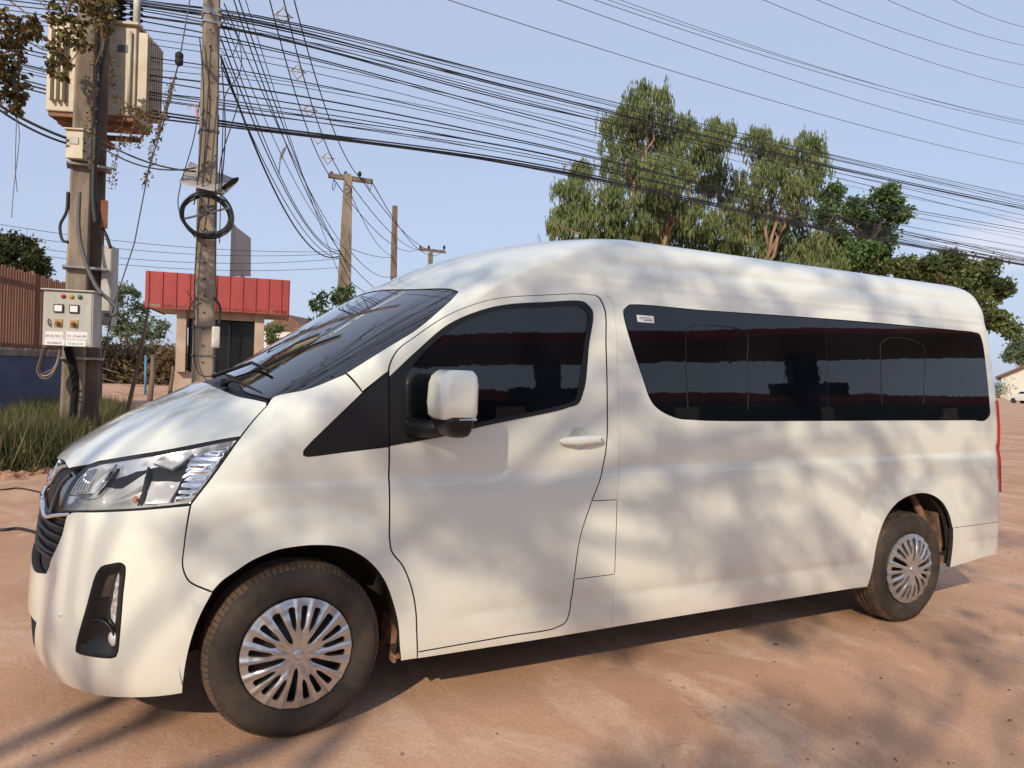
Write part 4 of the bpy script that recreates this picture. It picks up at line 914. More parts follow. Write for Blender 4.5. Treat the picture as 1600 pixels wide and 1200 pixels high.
tree('eucalyptus_tree', foot(1160, 32), pxc([(1185, 212, 28), (1222, 225, 28), (1258, 222, 30), (1272, 262, 26), (1205, 270, 36), (1248, 295, 34), (1158, 292, 34), (1185, 335, 38), (1130, 345, 42), (1230, 358, 40), (1272, 385, 34), (1085, 385, 40), (1150, 395, 44), (1215, 400, 42), (1300, 410, 22), (1100, 420, 40), (1180, 430, 40), (1245, 425, 38), (1290, 425, 26)], 32, 4), M['l_euc'],
     'yellowish drooping tree right of the tallest one, behind the van roof', group='tall drooping trees behind the van', bark=M['bark_pale'], r0=.28, leaf=.30, lw=.055, droop=.85, sub=44, per=62, subr=.32, fork=.40)
tree('broadleaf_tree', foot(1330, 36), pxc([(1300, 308, 20), (1288, 340, 22), (1338, 330, 22), (1382, 312, 24), (1402, 335, 20), (1365, 355, 26), (1385, 375, 18), (1305, 380, 26), (1345, 398, 28), (1310, 420, 24), (1375, 410, 20)], 36, 3), M['l_green'],
     'rounded bright green tree just right of the drooping trees', bark=M['bark'], r0=.2, leaf=.20, lw=.13, sub=44, per=80, subr=.32, fork=.5)
tree('broadleaf_tree', foot(1500, 32), pxc([(1415, 420, 24), (1450, 415, 22), (1480, 412, 22), (1510, 430, 26), (1545, 428, 22), (1560, 450, 18), (1500, 455, 24), (1535, 475, 22), (1558, 500, 20), (1585, 515, 16), (1440, 440, 22), (1478, 450, 22)], 32, 2.5), M['l_olive'],
     'dark green spreading tree above the rear end of the van', bark=M['bark'], r0=.22, leaf=.20, lw=.12, sub=46, per=84, subr=.32, fork=.6)
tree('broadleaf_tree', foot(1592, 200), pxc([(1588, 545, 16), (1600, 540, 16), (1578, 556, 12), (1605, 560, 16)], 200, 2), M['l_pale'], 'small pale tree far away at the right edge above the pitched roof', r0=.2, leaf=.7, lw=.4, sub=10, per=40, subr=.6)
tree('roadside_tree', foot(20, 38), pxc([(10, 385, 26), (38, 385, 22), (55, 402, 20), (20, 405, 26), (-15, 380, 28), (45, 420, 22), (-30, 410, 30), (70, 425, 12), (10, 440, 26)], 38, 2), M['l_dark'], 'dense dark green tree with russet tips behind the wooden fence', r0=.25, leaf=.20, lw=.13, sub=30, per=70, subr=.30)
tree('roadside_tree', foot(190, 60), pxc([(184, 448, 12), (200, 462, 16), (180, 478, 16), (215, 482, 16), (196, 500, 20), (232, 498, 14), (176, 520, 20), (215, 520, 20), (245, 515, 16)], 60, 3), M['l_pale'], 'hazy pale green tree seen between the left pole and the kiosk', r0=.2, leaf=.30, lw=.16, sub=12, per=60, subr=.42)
tree('roadside_tree', foot(425, 55), pxc([(420, 518, 8), (432, 515, 8), (425, 530, 10)], 55, 2), M['l_olive'], 'small green tree just right of the kiosk', r0=.15, leaf=.28, lw=.16, sub=12, per=50, subr=.4)
tree('papaya_tree', foot(517, 17), pxc([(500, 470, 11), (520, 462, 11), (540, 455, 10), (535, 475, 12), (508, 488, 14), (490, 480, 7), (528, 490, 14), (548, 470, 8), (500, 505, 16), (525, 510, 18)], 17, .6), M['l_green'], 'small leafy sapling in front of the far wooden pole, above the bonnet', r0=.05, leaf=.13, lw=.055, sub=60, per=26, subr=.16)
# brush and treeline
def brush(name, x0, x1, dep, h, mt, n, label=None, z0=0):
    P = []; 
    A, B = at_depth(x0, 600, dep), at_depth(x1, 600, dep)
    t = RNG.random(n); p = A[None]+(B-A)[None]*t[:, None]; hh = h*(.45+.55*np.abs(np.sin(t*37)+np.sin(t*91+1))/2)*(.7+.3*RNG.random(n)); p[:, 2] = z0+hh*RNG.random(n)**.8; p[:, :2] += RNG.normal(size=(n, 2))*.8
    d = RNG.normal(size=(n, 3)); d[:, 2] += .6; d /= np.linalg.norm(d, axis=1, keepdims=True)
    return tag(leaves_mesh(name, p, d*.34*(.5+RNG.random((n, 1))), .10+.10*RNG.random(n), mt), kind='stuff')
brush('dry_brush', 120, 285, 46, 2.6, M['l_dry'], 26000)
brush('dry_brush', 405, 520, 48, 1.6, M['l_dry'], 9000)
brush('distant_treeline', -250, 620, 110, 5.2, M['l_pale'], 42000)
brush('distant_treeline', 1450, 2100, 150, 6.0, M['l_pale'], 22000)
# dirt road across the background
def strip(name, pts, mt, z=.004):
    me = bpy.data.meshes.new(name); me.from_pydata([(p[0], p[1], z) for p in pts], [], [tuple(range(len(pts)))]); return tag(link(name, me, None, [mt]), kind='structure')
M['road'] = mat('dusty_road', (.50, .36, .28), .95, col2=(.42, .29, .22), scale=.6, bump=.01, bscale=6)
rA, rB = foot(-200, 58), foot(700, 58); rC, rD = foot(700, 78), foot(-200, 78); strip('road', [rA, rB, rC, rD], M['road'], .02)
# ---------------- left wall and picket fence
wd = np.array([math.sin(R(17)), math.cos(R(17)), 0]); wn_ = np.array([wd[1], -wd[0], 0]); wA = at_depth(0, 545, 18.5); zc_ = wA[2]; wA = np.array([wA[0], wA[1], 0])
zf_ = at_depth(0, 408, 18.5)[2]; Rw = Matrix(((wd[0], -wn_[0], 0), (wd[1], -wn_[1], 0), (0, 0, 1)))
mb = MB(); L0, L1 = -9, 7.2; mid = wA+wd*(L0+L1)/2; mb.box(mid+np.array([0, 0, (zc_-.16)/2]), (L1-L0, .18, zc_-.16), Rw); 
wl = mb.build('boundary_wall', M['wallblue']); tag(wl, 'low dark blue boundary wall with a grey coping under the wooden fence', 'wall')
mb = MB(); mb.box(mid+np.array([0, 0, zc_-.075]), (L1-L0+.1, .26, .165), Rw, bev=.01); mb.build('coping', M['wallcap'], wl)
fr = empty('picket_fence', wA+np.array([0, 0, zc_]), label='brown wooden picket fence standing on the blue wall at the left edge', cat='fence'); mb = MB()
hF = zf_-zc_
for k in range(int((L1-L0)/.155)):
    s_ = L0+.1+k*.155; c = wd*s_; h = hF-.10+.03*math.sin(k*2.1); w_ = .105
    P0 = [(-w_/2, h*.02), (w_/2, h*.02), (w_/2, h-.05), (w_*.25, h), (-w_*.25, h), (-w_/2, h-.05)]
    pl = [c+wd*a+np.array([0, 0, z])+wn_*.03 for a, z in P0]; mb.prism(pl, wn_*.022)
mb.build('pickets', M['wood'], fr)
for z in (.12, hF-.42): 
    mb = MB(); mb.box(wd*(L0+L1)/2+np.array([0, 0, z]), (L1-L0, .05, .10), Rw); mb.build('rail', M['wood'], fr)
for s_ in np.arange(L0+.05, L1, 2.7):
    mb = MB(); mb.box(wd*s_+np.array([0, 0, hF*.5])-wn_*.05, (.10, .10, hF*.98), Rw); mb.build('post', M['wood'], fr)
# ---------------- poles
def px_pole(mb, xb, yb, xt, yt, dep, wb, wt, mi=0, seg=4, ztop=None, bev=True):
    A = at_depth(xb, yb, dep); B = at_depth(xt, yt, dep); u = (B-A)/np.linalg.norm(B-A); A0 = A-u*(A[2]+.2)/u[2]; B0 = B if ztop is None else A+u*(ztop-A[2])/u[2]
    Lh = np.linalg.norm(B-A); k = (wt-wb)/Lh*(dep/FPX); r0 = wb*dep/FPX/2; r1 = wt*dep/FPX/2; rr0 = r0+(r0-r1)/Lh*np.linalg.norm(A-A0); rr1 = r1-(r0-r1)/Lh*np.linalg.norm(B0-B)
    ax = np.array([1, 0, 0.]); ay = np.array([0, 1, 0.]); c = .22
    P = []
    for q, r in ((A0, rr0), (B0, rr1)):
        for a, b in ((-1, -1+c), (-1+c, -1), (1-c, -1), (1, -1+c), (1, 1-c), (1-c, 1), (-1+c, 1), (-1, 1-c)): P.append(q+ax*a*r+ay*b*r)
    mb.add(P, [tuple(range(8))[::-1], tuple(range(8, 16))]+[(i, (i+1) % 8, 8+(i+1) % 8, 8+i) for i in range(8)], mi)
    return A0, B0
D1 = 12.0
pl_ = empty('utility_pole', foot(118, D1), label='stained concrete pole carrying the transformer and the grey control box, at far left', cat='utility pole')
def into(o, root): o.parent = root; o.matrix_parent_inverse = Matrix.Translation(-root.location); return o
mb = MB(); px_pole(mb, 111, 690, 138, 0, D1, 33, 27, ztop=9.2); into(mb.build('shaft', M['concrete']), pl_)
mb = MB(); px_pole(mb, 138, 690, 160, 0, D1+.25, 27, 24, ztop=9.0); into(mb.build('rear_shaft', M['concrete_dark']), pl_)
def pxt(mb, pts, dep, r, seg=8, mi=0):   # tube through photo points; dep number or list
    d = dep if hasattr(dep, '__len__') else [dep]*len(pts); mb.tube([at_depth(x, y, q) for (x, y), q in zip(pts, d)], r, seg, mi)
def smooth_px(pts, n=6):
    out_ = []
    for k in range(len(pts)-1):
        p0 = np.array(pts[max(k-1, 0)], float); p1 = np.array(pts[k], float); p2 = np.array(pts[k+1], float); p3 = np.array(pts[min(k+2, len(pts)-1)], float)
        for a in range(n): t = a/n; out_.append(.5*((2*p1)+(-p0+p2)*t+(2*p0-5*p1+4*p2-p3)*t*t+(-p0+3*p1-3*p2+p3)*t**3))
    out_.append(np.array(pts[-1], float)); return [tuple(q) for q in out_]
mb = MB(); pxt(mb, smooth_px([(168, -20), (166, 50), (157, 110), (150, 200), (146, 300), (150, 350)]), D1-.25, .042); into(mb.build('black_conduit', M['cable']), pl_)
mb = MB(); pxt(mb, smooth_px([(124, 300), (123, 360), (134, 410), (152, 450), (172, 470), (182, 484), (178, 492), (165, 492)]), D1-.35, .030); into(mb.build('service_cable', M['cable_grey']), pl_)
mb = MB(); pxt(mb, smooth_px([(106, 300), (104, 330), (94, 352), (97, 374), (106, 378)]), D1-.2, .022); into(mb.build('service_cable', M['cable']), pl_)
mb = MB(); pxt(mb, smooth_px([(152, 330), (160, 355), (167, 370), (173, 388)]), D1-.1, .025); into(mb.build('service_cable', M['cable']), pl_)
# ribbed conduit below the box
mb = MB(); cc_ = [at_depth(x, y, D1-.28) for x, y in smooth_px([(106, 542), (113, 570), (118, 600), (115, 640), (113, 690)], 12)]; cc_ = [cc_[0]+(cc_[-1]-cc_[0])*0]+cc_
for k in range(1, len(cc_)-1):
    a, b = cc_[k], cc_[k+1]
    for t in (0, .5): q = a+(b-a)*t; mb.tube([q, q+(b-a)*.22, q+(b-a)*.25, q+(b-a)*.47], [.066, .066, .052, .052], 10)
into(mb.build('ribbed_conduit', M['matt_black']), pl_)
for y in (262, 420, 560):
    x = 111+(690-y)/690*27; mb = MB(); c = at_depth(x+12, y, D1); mb.box(c, (.62, .40, .035)); into(mb.build('steel_band', M['steel']), pl_)
mb = MB(); c = at_depth(163, 335, D1-.1); mb.box(c, (.10, .12, .42)); into(mb.build('rusty_plate', M['rust']), pl_)
# ---------------- transformer
TD = 12.9; tc_ = at_depth(158, 190, TD); s_ = TD/FPX
tr = empty('transformer', tc_, rz=-R(22), label='cream coloured pole transformer with cooling fins and rusty underside, hung behind the left pole', cat='transformer')
Wt, Ht, Dt = 128*s_, 136*s_, .85
mb = MB(); mb.box((0, 0, Ht/2), (Wt, Dt, Ht), bev=.02); mb.build('tank', M['tank'], tr)
mb = MB(); mb.box((0, 0, Ht+.02), (Wt+.10, Dt+.14, .045), bev=.01); mb.build('lid', M['tank'], tr)
for k in range(8):
    mb = MB(); mb.box((Wt/2+.08, -Dt/2+.07+k*.10, Ht*.52), (.16, .03, Ht*.86), bev=.008); mb.build('cooling_fin', M['tank'], tr)
for k in range(3):
    mb = MB(); mb.box((-Wt*.42+k*.09, -Dt/2-.06, Ht*.5), (.03, .12, Ht*.8), bev=.006); mb.build('cooling_fin', M['tank'], tr)
mb = MB(); mb.box((0, 0, -.035), (Wt*.96, Dt*.9, .07)); mb.box((-Wt*.25, 0, -.10), (Wt*.34, .5, .10)); mb.box((Wt*.22, -.1, -.10), (Wt*.4, .3, .08)); mb.build('rusty_base', M['tank_rust'], tr)
mb = MB(); mb.box((Wt*.30, -Dt/2-.006, Ht*.28), (.20, .01, .25), bev=.004); mb.build('name_plate', M['grey_box'], tr)
mb = MB(); mb.box((Wt*.36, -Dt/2-.006, Ht*.74), (.19, .01, .12), bev=.004); mb.build('warning_plate', M['cable_grey'], tr)
mb = MB(); mb.box((Wt*.22, -Dt/2-.006, Ht*.93), (.09, .01, .06)); mb.build('green_tag', mat('green_tag', (.04, .20, .13), .6), tr)
mb = MB(); mb.tube([(Wt*.44, -Dt/2-.04, .05), (Wt*.44, -Dt/2-.04, Ht*.93)], .03, 8); mb.build('vertical_pipe', M['tank'], tr)
for k, x in enumerate((Wt*.22, Wt*.36)):
    mb = MB(); pr = []
    for q in range(5): z = Ht+.06+q*.10; pr += [(.045, z), (.10, z+.03), (.11, z+.045), (.045, z+.075)]
    mb.lathe([(0.01, pr[0][1])]+pr+[(.01, pr[-1][1]+.04)], (x, -.15+.2*k, 0), 'z', 16); mb.build('bushing', M['matt_black'], tr)
mb = MB(); mb.tube([(Wt*.46, -.30, Ht), (Wt*.46, -.30, Ht+.9)], .055, 10); mb.build('white_riser_pipe', M['white_plastic'], tr)
mb = MB()
mb.box((0, .25, -.20), (Wt*.8, .08, .08))
mb.box((0, 0, -.3), (.1, .9, .1)); mb.build('support_beam', M['rust'], tr)
# ---------------- boxes on the pole
def face_box(name, x0, y0, x1, y1, dep, thick, rz, mt, **k):
    c = at_depth((x0+x1)/2, (y0+y1)/2, dep); w_ = abs(at_depth(x1, y0, dep)-at_depth(x0, y0, dep)); W_ = np.linalg.norm(at_depth(x1, y0, dep)-at_depth(x0, y0, dep)); H_ = np.linalg.norm(at_depth(x0, y1, dep)-at_depth(x0, y0, dep))
    r = empty(name, c, rz=rz, **k); mb = MB(); mb.box((0, thick/2, 0), (W_, thick, H_), bev=.008); mb.build('casing', mt, r); return r, W_, H_
def text_obj(txt, size, loc, mt, parent, name, rot=(math.pi/2, 0, 0), align='CENTER', ext=.0008):
    cu = bpy.data.curves.new(name, 'FONT'); cu.body = txt; cu.size = size; cu.align_x = align; cu.align_y = 'CENTER'; cu.extrude = ext
    o = bpy.data.objects.new('t', cu); COL.objects.link(o); dg = bpy.context.evaluated_depsgraph_get(); dg.update(); me = bpy.data.meshes.new_from_object(o.evaluated_get(dg)); bpy.data.objects.remove(o)
    me.materials.clear(); o = link(name, me, parent, [mt]); o.location = loc; o.rotation_euler = rot; return o
bx, bw, bh = face_box('control_box', 71, 455, 142, 541, D1-.75, .42, -R(15), M['grey_box'], label='grey electrical control box with indicator lamps, two meters and stickers, on the left pole', cat='electrical box')
mb = MB(); mb.box((0, .20, bh/2+.012), (bw+.05, .50, .022), bev=.004); mb.build('rain_lid', M['grey_box'], bx)
mb = MB(); mb.box((0, -.006, 0), (bw*.94, .012, bh*.95), bev=.004); dr = mb.build('door', M['grey_box'], bx)
for k, c in enumerate(((.35, .03, .02), (.45, .30, .04), (.03, .16, .10))):
    mb = MB(); mb.lathe([(.001, -.03), (.022, -.028), (.024, -.012), (.033, -.012), (.034, 0)], ((k-.6)*bw*.165, -.012, bh*.40), 'y', 14); mb.build('indicator_lamp', mat('lamp_lens', c, .25, coat=.6), bx)
for k in (-1, 1):
    x = -.02+k*bw*.155
    mb = MB(); mb.box((x, -.022, bh*.18), (bw*.19, .03, bh*.15), bev=.004); o = mb.build('meter', M['matt_black'], bx); mb = MB(); mb.box((x, -.039, bh*.18), (bw*.15, .006, bh*.11)); mb.build('dial', M['label'], o)
    mb = MB(); mb.box((x, -.020, -bh*.085), (bw*.16, .02, bh*.14), bev=.003); o = mb.build('switch_plate', mat('switch_yellow', (.42, .27, .09), .6, var=.2), bx); mb = MB(); mb.lathe([(.001, -.055), (.022, -.052), (.028, -.03), (.034, -.028), (.034, 0)], (x, -.028, -bh*.095), 'y', 16); mb.box((x, -.07, -bh*.095), (.014, .03, .05)); mb.build('rotary_knob', M['rust'], o)
mb = MB(); mb.tube([(-bw*.36, -.03, -bh*.02), (-bw*.37, -.06, -bh*.07), (-bw*.34, -.03, -bh*.15)], .010, 6); mb.build('latch', M['matt_black'], bx)
M['ink_purple'] = mat('purple_ink', (.12, .06, .32), .6); M['ink_green'] = mat('green_ink', (.03, .35, .25), .6); M['ink_black'] = mat('black_ink', (.02, .02, .03), .6)
for (x, z, w2, h2, big, small, ik) in ((-.26, -.31, .36, .13, '20.55.5511', 'TEL / WHATSAPP', 'ink_black'), (.19, -.30, .42, .14, '51.3166.99', 'TEL / WHATSAPP', 'ink_purple'), (-.25, -.435, .40, .11, '95.6068.02', 'TEL', 'ink_purple'), (.17, -.44, .40, .11, '97.40.43.07', 'TEL', 'ink_green')):
    mb = MB(); mb.box((x*bw, -.0135, z*bh), (w2*bw, .003, h2*bh)); st = mb.build('sticker', M['label'], bx)
    text_obj(big, h2*bh*.50, (x*bw, -.0165, z*bh-.012), M[ik], st, 'printed_number')
for k, col in ((0, 'cable_grey'), (1, 'wood'), (2, 'cable_grey')):
    mb = MB(); mb.tube([at_depth(x, y, D1-.7+.04*k) for x, y in smooth_px([(68+k*3, 541), (63+k*2, 560), (58+k*3, 578-k*3), (66, 591-k*4), (80, 588-k*5), (91-k, 565), (94, 541)])], .014, 6); tag(mb.build('looped_cable', M['cable_grey'] if k != 1 else mat('tan_cable', (.35, .22, .13), .6)), 'loop of thin service cable hanging under the grey control box', 'cable', 'cable loops hanging under the control box')
ub, uw, uh = face_box('junction_box', 103, 203, 129, 247, D1-.35, .34, -R(22), M['tank'], label='small cream junction box strapped high on the left pole below the transformer', cat='electrical box')
mb = MB(); mb.box((0, .15, uh/2+.01), (uw+.03, .38, .02)); mb.build('rain_lid', M['tank'], ub); mb = MB(); mb.box((-.0, -.008, uh*.12), (uw*.5, .014, uh*.24), bev=.003); mb.build('meter_window', M['grey_box'], ub)
gb, gw, gh = face_box('meter_cabinet', 158, 384, 173, 508, D1+.1, .30, -R(20), M['grey_box'], label='narrow grey meter cabinet on the right side of the left pole', cat='electrical box')
mb = MB(); mb.box((0, -.006, 0), (gw*.8, .012, gh*.92)); mb.build('door', M['grey_box'], gb)
# ---------------- middle pole
D2 = 12.0
M['spool'] = mat('spool_ceramic', (.16, .13, .11), .4)
mp = empty('utility_pole', foot(316, D2), label='pale square concrete pole with coiled cable and solar lamp, in front of the red kiosk', cat='utility pole')
mb = MB(); px_pole(mb, 317, 590, 331, 0, D2, 31, 23, ztop=9.4); into(mb.build('shaft', M['concrete']), mp)
hole = MB()
for y in range(20, 590, 26):
    x = 317+(590-y)/590*14; c = at_depth(x-1, y, D2-.165); hole.lathe([(.001, -.002), (.013, -.002), (.013, .03)], c, 'y', 8)
into(hole.build('bolt_holes', M['matt_black']), mp)
for y, h_ in ((22, .10), (38, .05), (207, .03), (512, .02), (556, .02)):
    x = 317+(590-y)/590*14; w_ = 31-(590-y)/590*8+3; mb = MB(); c = at_depth(x, y, D2); mb.box(c, (w_*D2/FPX, w_*D2/FPX, h_)); into(mb.build('steel_band', M['steel'] if h_ > .03 else M['cable_grey']), mp)
# cross arm and insulators at the top
mb = MB(); c = at_depth(330, -20, D2); mb.box(c, (2.2, .10, .12), Matrix.Rotation(R(-20), 3, 'Z')); into(mb.build('cross_arm', M['steel']), mp)
for k, y in enumerate((16, 40, 118, 150)):
    x = 317+(590-y)/590*14+13; c = at_depth(x, y, D2-.1); mb = MB(); mb.lathe([(.001, -.03), (.02, -.027), (.03, -.012), (.018, 0), (.03, .012), (.02, .027), (.001, .03)], c, 'z', 12); into(mb.build('spool_insulator', M['spool']), mp)
# coil of cable with straps
cb = at_depth(322, 338, D2-.24)
coil = empty('cable_coil', cb, label='large black coil of spare cable tied with grey straps on the middle pole', cat='cable coil')
for k in range(8):
    rr = .325+.020*math.sin(k*2.1)+.004*k; mb = MB(); P = [np.array([rr*math.cos(t)*1.04, -.02*k+.02*math.sin(3*t+k), rr*.93*math.sin(t)+.022*math.sin(2*t+k*1.7)]) for t in np.linspace(0, 2*math.pi, 48)]; mb.tube(P, .013, 7, caps=False); mb.build('cable_turn', M['cable'], coil)
for a, b in (((-.32, -.10), (.31, .15)), ((-.10, .29), (.15, -.28))):
    mb = MB(); v = Vector((b[0]-a[0], 0, b[1]-a[1])); q = Vector((0, 0, 1)).rotation_difference(v.normalized()).to_matrix(); mb.box(((a[0]+b[0])/2, -.12, (a[1]+b[1])/2), (.032, .008, v.length), q); mb.build('strap', M['cable_grey'], coil)
# solar lamp
sp_ = empty('solar_street_lamp', at_depth(328, 285, D2+.2), label='solar street lamp with tilted panel fixed to the middle pole above the cable coil', cat='street lamp')
pc = [at_depth(297, 256, D2+.35), at_depth(372, 284, D2+.5), at_depth(352, 303, D2-.2), at_depth(280, 287, D2-.35)]
mb = MB(); mb.prism(pc, np.array([.0, .01, .035])); into(mb.build('solar_panel', M['solar']), sp_)
hc_ = at_depth(358, 288, D2-.15); mb = MB(); hv = at_depth(372, 278, D2-.2)-at_depth(343, 299, D2-.1); hv /= np.linalg.norm(hv); up = np.array([0, 0, 1.])
for s2, (h1, h2) in enumerate((( .0, 0),)): pass
P = [hc_+hv*t for t in (-.20, -.16, -.05, .08, .15, .19)]; rs = [.02, .045, .075, .085, .065, .02]; vs = []
for p, r in zip(P, rs):
    for k in range(14): t = 2*math.pi*k/14; vs.append(p+np.cross(hv, up)*r*math.cos(t)+up*r*.32*math.sin(t))
mb.add(vs, [(i*14+k, i*14+(k+1) % 14, (i+1)*14+(k+1) % 14, (i+1)*14+k) for i in range(5) for k in range(14)], 0, True); into(mb.build('lamp_head', M['matt_black']), sp_)
mb = MB(); mb.tube([at_depth(345, 298, D2-.1), at_depth(338, 300, D2)], .035, 8); into(mb.build('bracket', M['steel']), sp_)
mb = MB(); mb.tube([at_depth(346, 296, D2-.1), at_depth(346, 304, D2-.1)], .045, 10); into(mb.build('sensor_cap', M['white_plastic']), sp_)
wb = MB(); c = at_depth(337, 527, D2-.22); wb.box(c, (.115, .08, .33), bev=.02); o = wb.build('fibre_box', M['white_plastic']); tag(o, 'small white fibre junction box on the side of the middle pole', 'junction box')
# ---------------- kiosk with red fascia
KD = 30.0
kr = R(-6); A = at_depth(228, 478, KD); B = at_depth(450, 493, KD)
def kz(y, x=300): return at_depth(x, y, KD)[2]
kx = np.array([math.cos(R(11.2)), -math.sin(R(11.2)), 0]); ky = np.array([kx[1]*-1, kx[0], 0]); RK = Matrix(((kx[0], ky[0], 0), (kx[1], ky[1], 0), (0, 0, 1)))
_v = ray(450, 490)[:2]; kw = np.linalg.solve(np.array([[kx[0], -_v[0]], [kx[1], -_v[1]]]), CAM[:2]-A[:2])[0]
zb0 = A[2]-.05; zt0 = at_depth(228, 423, KD)[2]; zfl = kz(582, 300); O = np.array([A[0], A[1], 0])
kio = empty('kiosk', O, label='small plaster kiosk with a red corrugated metal fascia and dark glass front', cat='kiosk')
def K(s, d, z): return kx*s+ky*d+np.array([0, 0, z])
mb = MB(); n = 40; dep_ = 5.2
# corrugated sheet: ribs
def corr(mb, s0, s1, P, Nn, z0, z1, pitch):
    s = s0; prof = []
    while s < s1-1e-6:
        e = min(s+pitch, s1); prof += [(s, 0), (s+.03, .05), (min(s+.09, e), .05), (min(s+.12, e), 0)]; s = e
    prof.append((s1, 0)); vs = []
    for a, b in prof: p = P(a)+Nn*b; vs += [p+np.array([0, 0, z0]), p+np.array([0, 0, z1])]
    mb.add(vs, [(2*i, 2*i+2, 2*i+3, 2*i+1) for i in range(len(prof)-1)])
corr(mb, 0, kw, lambda s: K(s, 0, 0), -ky, zb0, zt0, .50); corr(mb, 0, dep_, lambda s: K(kw, s, 0), kx, zb0, zt0, .50); corr(mb, 0, dep_, lambda s: K(0, s, 0), -kx, zb0, zt0, .50)
mb.build('red_fascia', M['red_sheet'], kio)
mb = MB(); mb.box(K(kw/2, dep_/2, zb0+.10), (kw-.06, dep_, .10), RK); mb.build('soffit', M['plaster'], kio)
s_l = (272-228)/222*kw; s_r = (411-228)/222*kw; cw_ = 15/222*kw
zs0 = kz(600, 300)-.9; mb = MB()
mb.box(K((s_l+s_r)/2, dep_*.5+.4, (zs0+zfl)/2), (s_r-s_l+.3, dep_*.8, zfl-zs0), RK); mb.build('plinth', M['plaster'], kio)
for s2 in (s_l+cw_/2, s_r-cw_/2):
    mb = MB(); mb.box(K(s2, .7, (zfl+zb0)/2), (cw_, cw_, zb0-zfl), RK); mb.build('corner_column', M['plaster'], kio)
mb = MB(); hb = (495-483)*KD/FPX; mb.box(K((s_l+s_r)/2, .75, zb0-hb/2-.0), (s_r-s_l-2*cw_, .2, hb), RK); mb.build('lintel', M['plaster'], kio)
mb = MB(); mb.box(K((s_l+s_r)/2, dep_*.5+.6, (zfl+zb0)/2), (s_r-s_l-2*cw_, dep_*.7, zb0-zfl-.02), RK); mb.build('glass_front', M['dark_glass'], kio)
mb = MB(); 
for t in (.0, .28, .62, 1.0): mb.box(K(s_l+cw_+(s_r-s_l-2*cw_)*t, .78, (zfl+zb0)/2-hb/2), (.05, .05, zb0-zfl-hb), RK)
mb.build('window_frame', M['matt_black'], kio)
mb = MB(); mb.tube([K(kw*.5, .8, zb0+.3), K(kw*.5, .8, zb0+.3)+np.array([0, 0, .01])], .01, 4)
# billboard behind the kiosk
SB = 33; bc = [at_depth(365, 432, SB), at_depth(392, 432, SB+3.2), at_depth(392, 372, SB+3.2), at_depth(366, 352, SB)]
mb = MB(); mb.prism(bc, kx*-.0+np.array([-.12, -.05, 0])); sg = mb.build('billboard', mat('board_face', (.34, .30, .27), .7, var=.1, scale=1)); tag(sg, 'grey billboard seen nearly edge on above the kiosk roof', 'billboard')
mb = MB(); mb.box((bc[0]+bc[3])/2+np.array([-.06, -.05, 0]), (.16, .16, np.linalg.norm(bc[3]-bc[0]))); mb.build('edge_frame', M['cable_grey'], sg)
mb = MB(); q = (bc[0]+bc[1])/2; mb.tube([q+np.array([0, 0, .1]), (q[0], q[1], -.1)], .09, 8); mb.build('support_post', M['steel'], sg)
# distant house
HD = 92; h0 = at_depth(462, 545, HD); hs = HD/FPX
hz = empty('house', (h0[0], h0[1], 0), rz=-R(35), label='distant white house with a brown pitched roof beyond the bonnet', cat='house')
hh = at_depth(462, 518, HD)[2]; mb = MB(); mb.box((0, 0, hh/2), (5.2, 6, hh)); mb.build('wall', M['white_wall'], hz)
mb = MB(); rh = at_depth(462, 506, HD)[2]; mb.prism([(-3.2, -3.4, hh), (3.2, -3.4, hh), (0, -3.4, rh+.9)], (0, 6.8, 0)); mb.build('roof', M['roof_brown'], hz)
mb = MB(); mb.box((-.8, -3.02, hh*.72), (1.1, .06, .9)); mb.build('window', M['dark_glass'], hz)
# stakes and marker posts
for (xb, yb, xt, yt, d_, r, mt, lab) in ((203, 625, 232, 481, 13, .035, 'stake', 'long thin wooden pole leaning right between the left pole and the kiosk'), (235, 614, 239, 554, 14, .05, 'stake', 'short upright weathered stake beside the leaning pole'), (267, 602, 270, 572, 24, .06, 'stake', 'stubby stake at the left corner of the kiosk'), ):
    mb = MB(); a, b = at_depth(xb, yb, d_), at_depth(xt, yt, d_); u = (a-b)/np.linalg.norm(a-b); mb.tube([a+u*(a[2]+.1)/max(-u[2], .2), a, (a+b)/2+np.array([.02, 0, 0]), b], [r, r, r*.9, r*.7], 8); tag(mb.build('wooden_stake', M[mt]), lab, 'stake')
M['blue_post'] = mat('blue_post_paint', (.06, .22, .42), .6)
for x, y0, y1, lab in ((157, 544, 562, 'blue marker post nearer the left pole'), (228, 555, 582, 'blue marker post nearer the kiosk')):
    a, b = at_depth(x, y1, 32), at_depth(x, y0, 32); mb = MB(); mb.tube([(a[0], a[1], -.1), b], .05, 8); tag(mb.build('marker_post', M['blue_post']), lab, 'post', 'blue marker posts')
# loose wire netting between stakes
mb = MB()
for k in range(3): pxt(mb, [(160, 575+k*16), (205, 590+k*14), (240, 592+k*12), (275, 588+k*10)], [13, 13.2, 14, 24], .004, 4)
tag(mb.build('netting', M['steel']), 'thin wire strands strung between the stakes', 'wire fence')
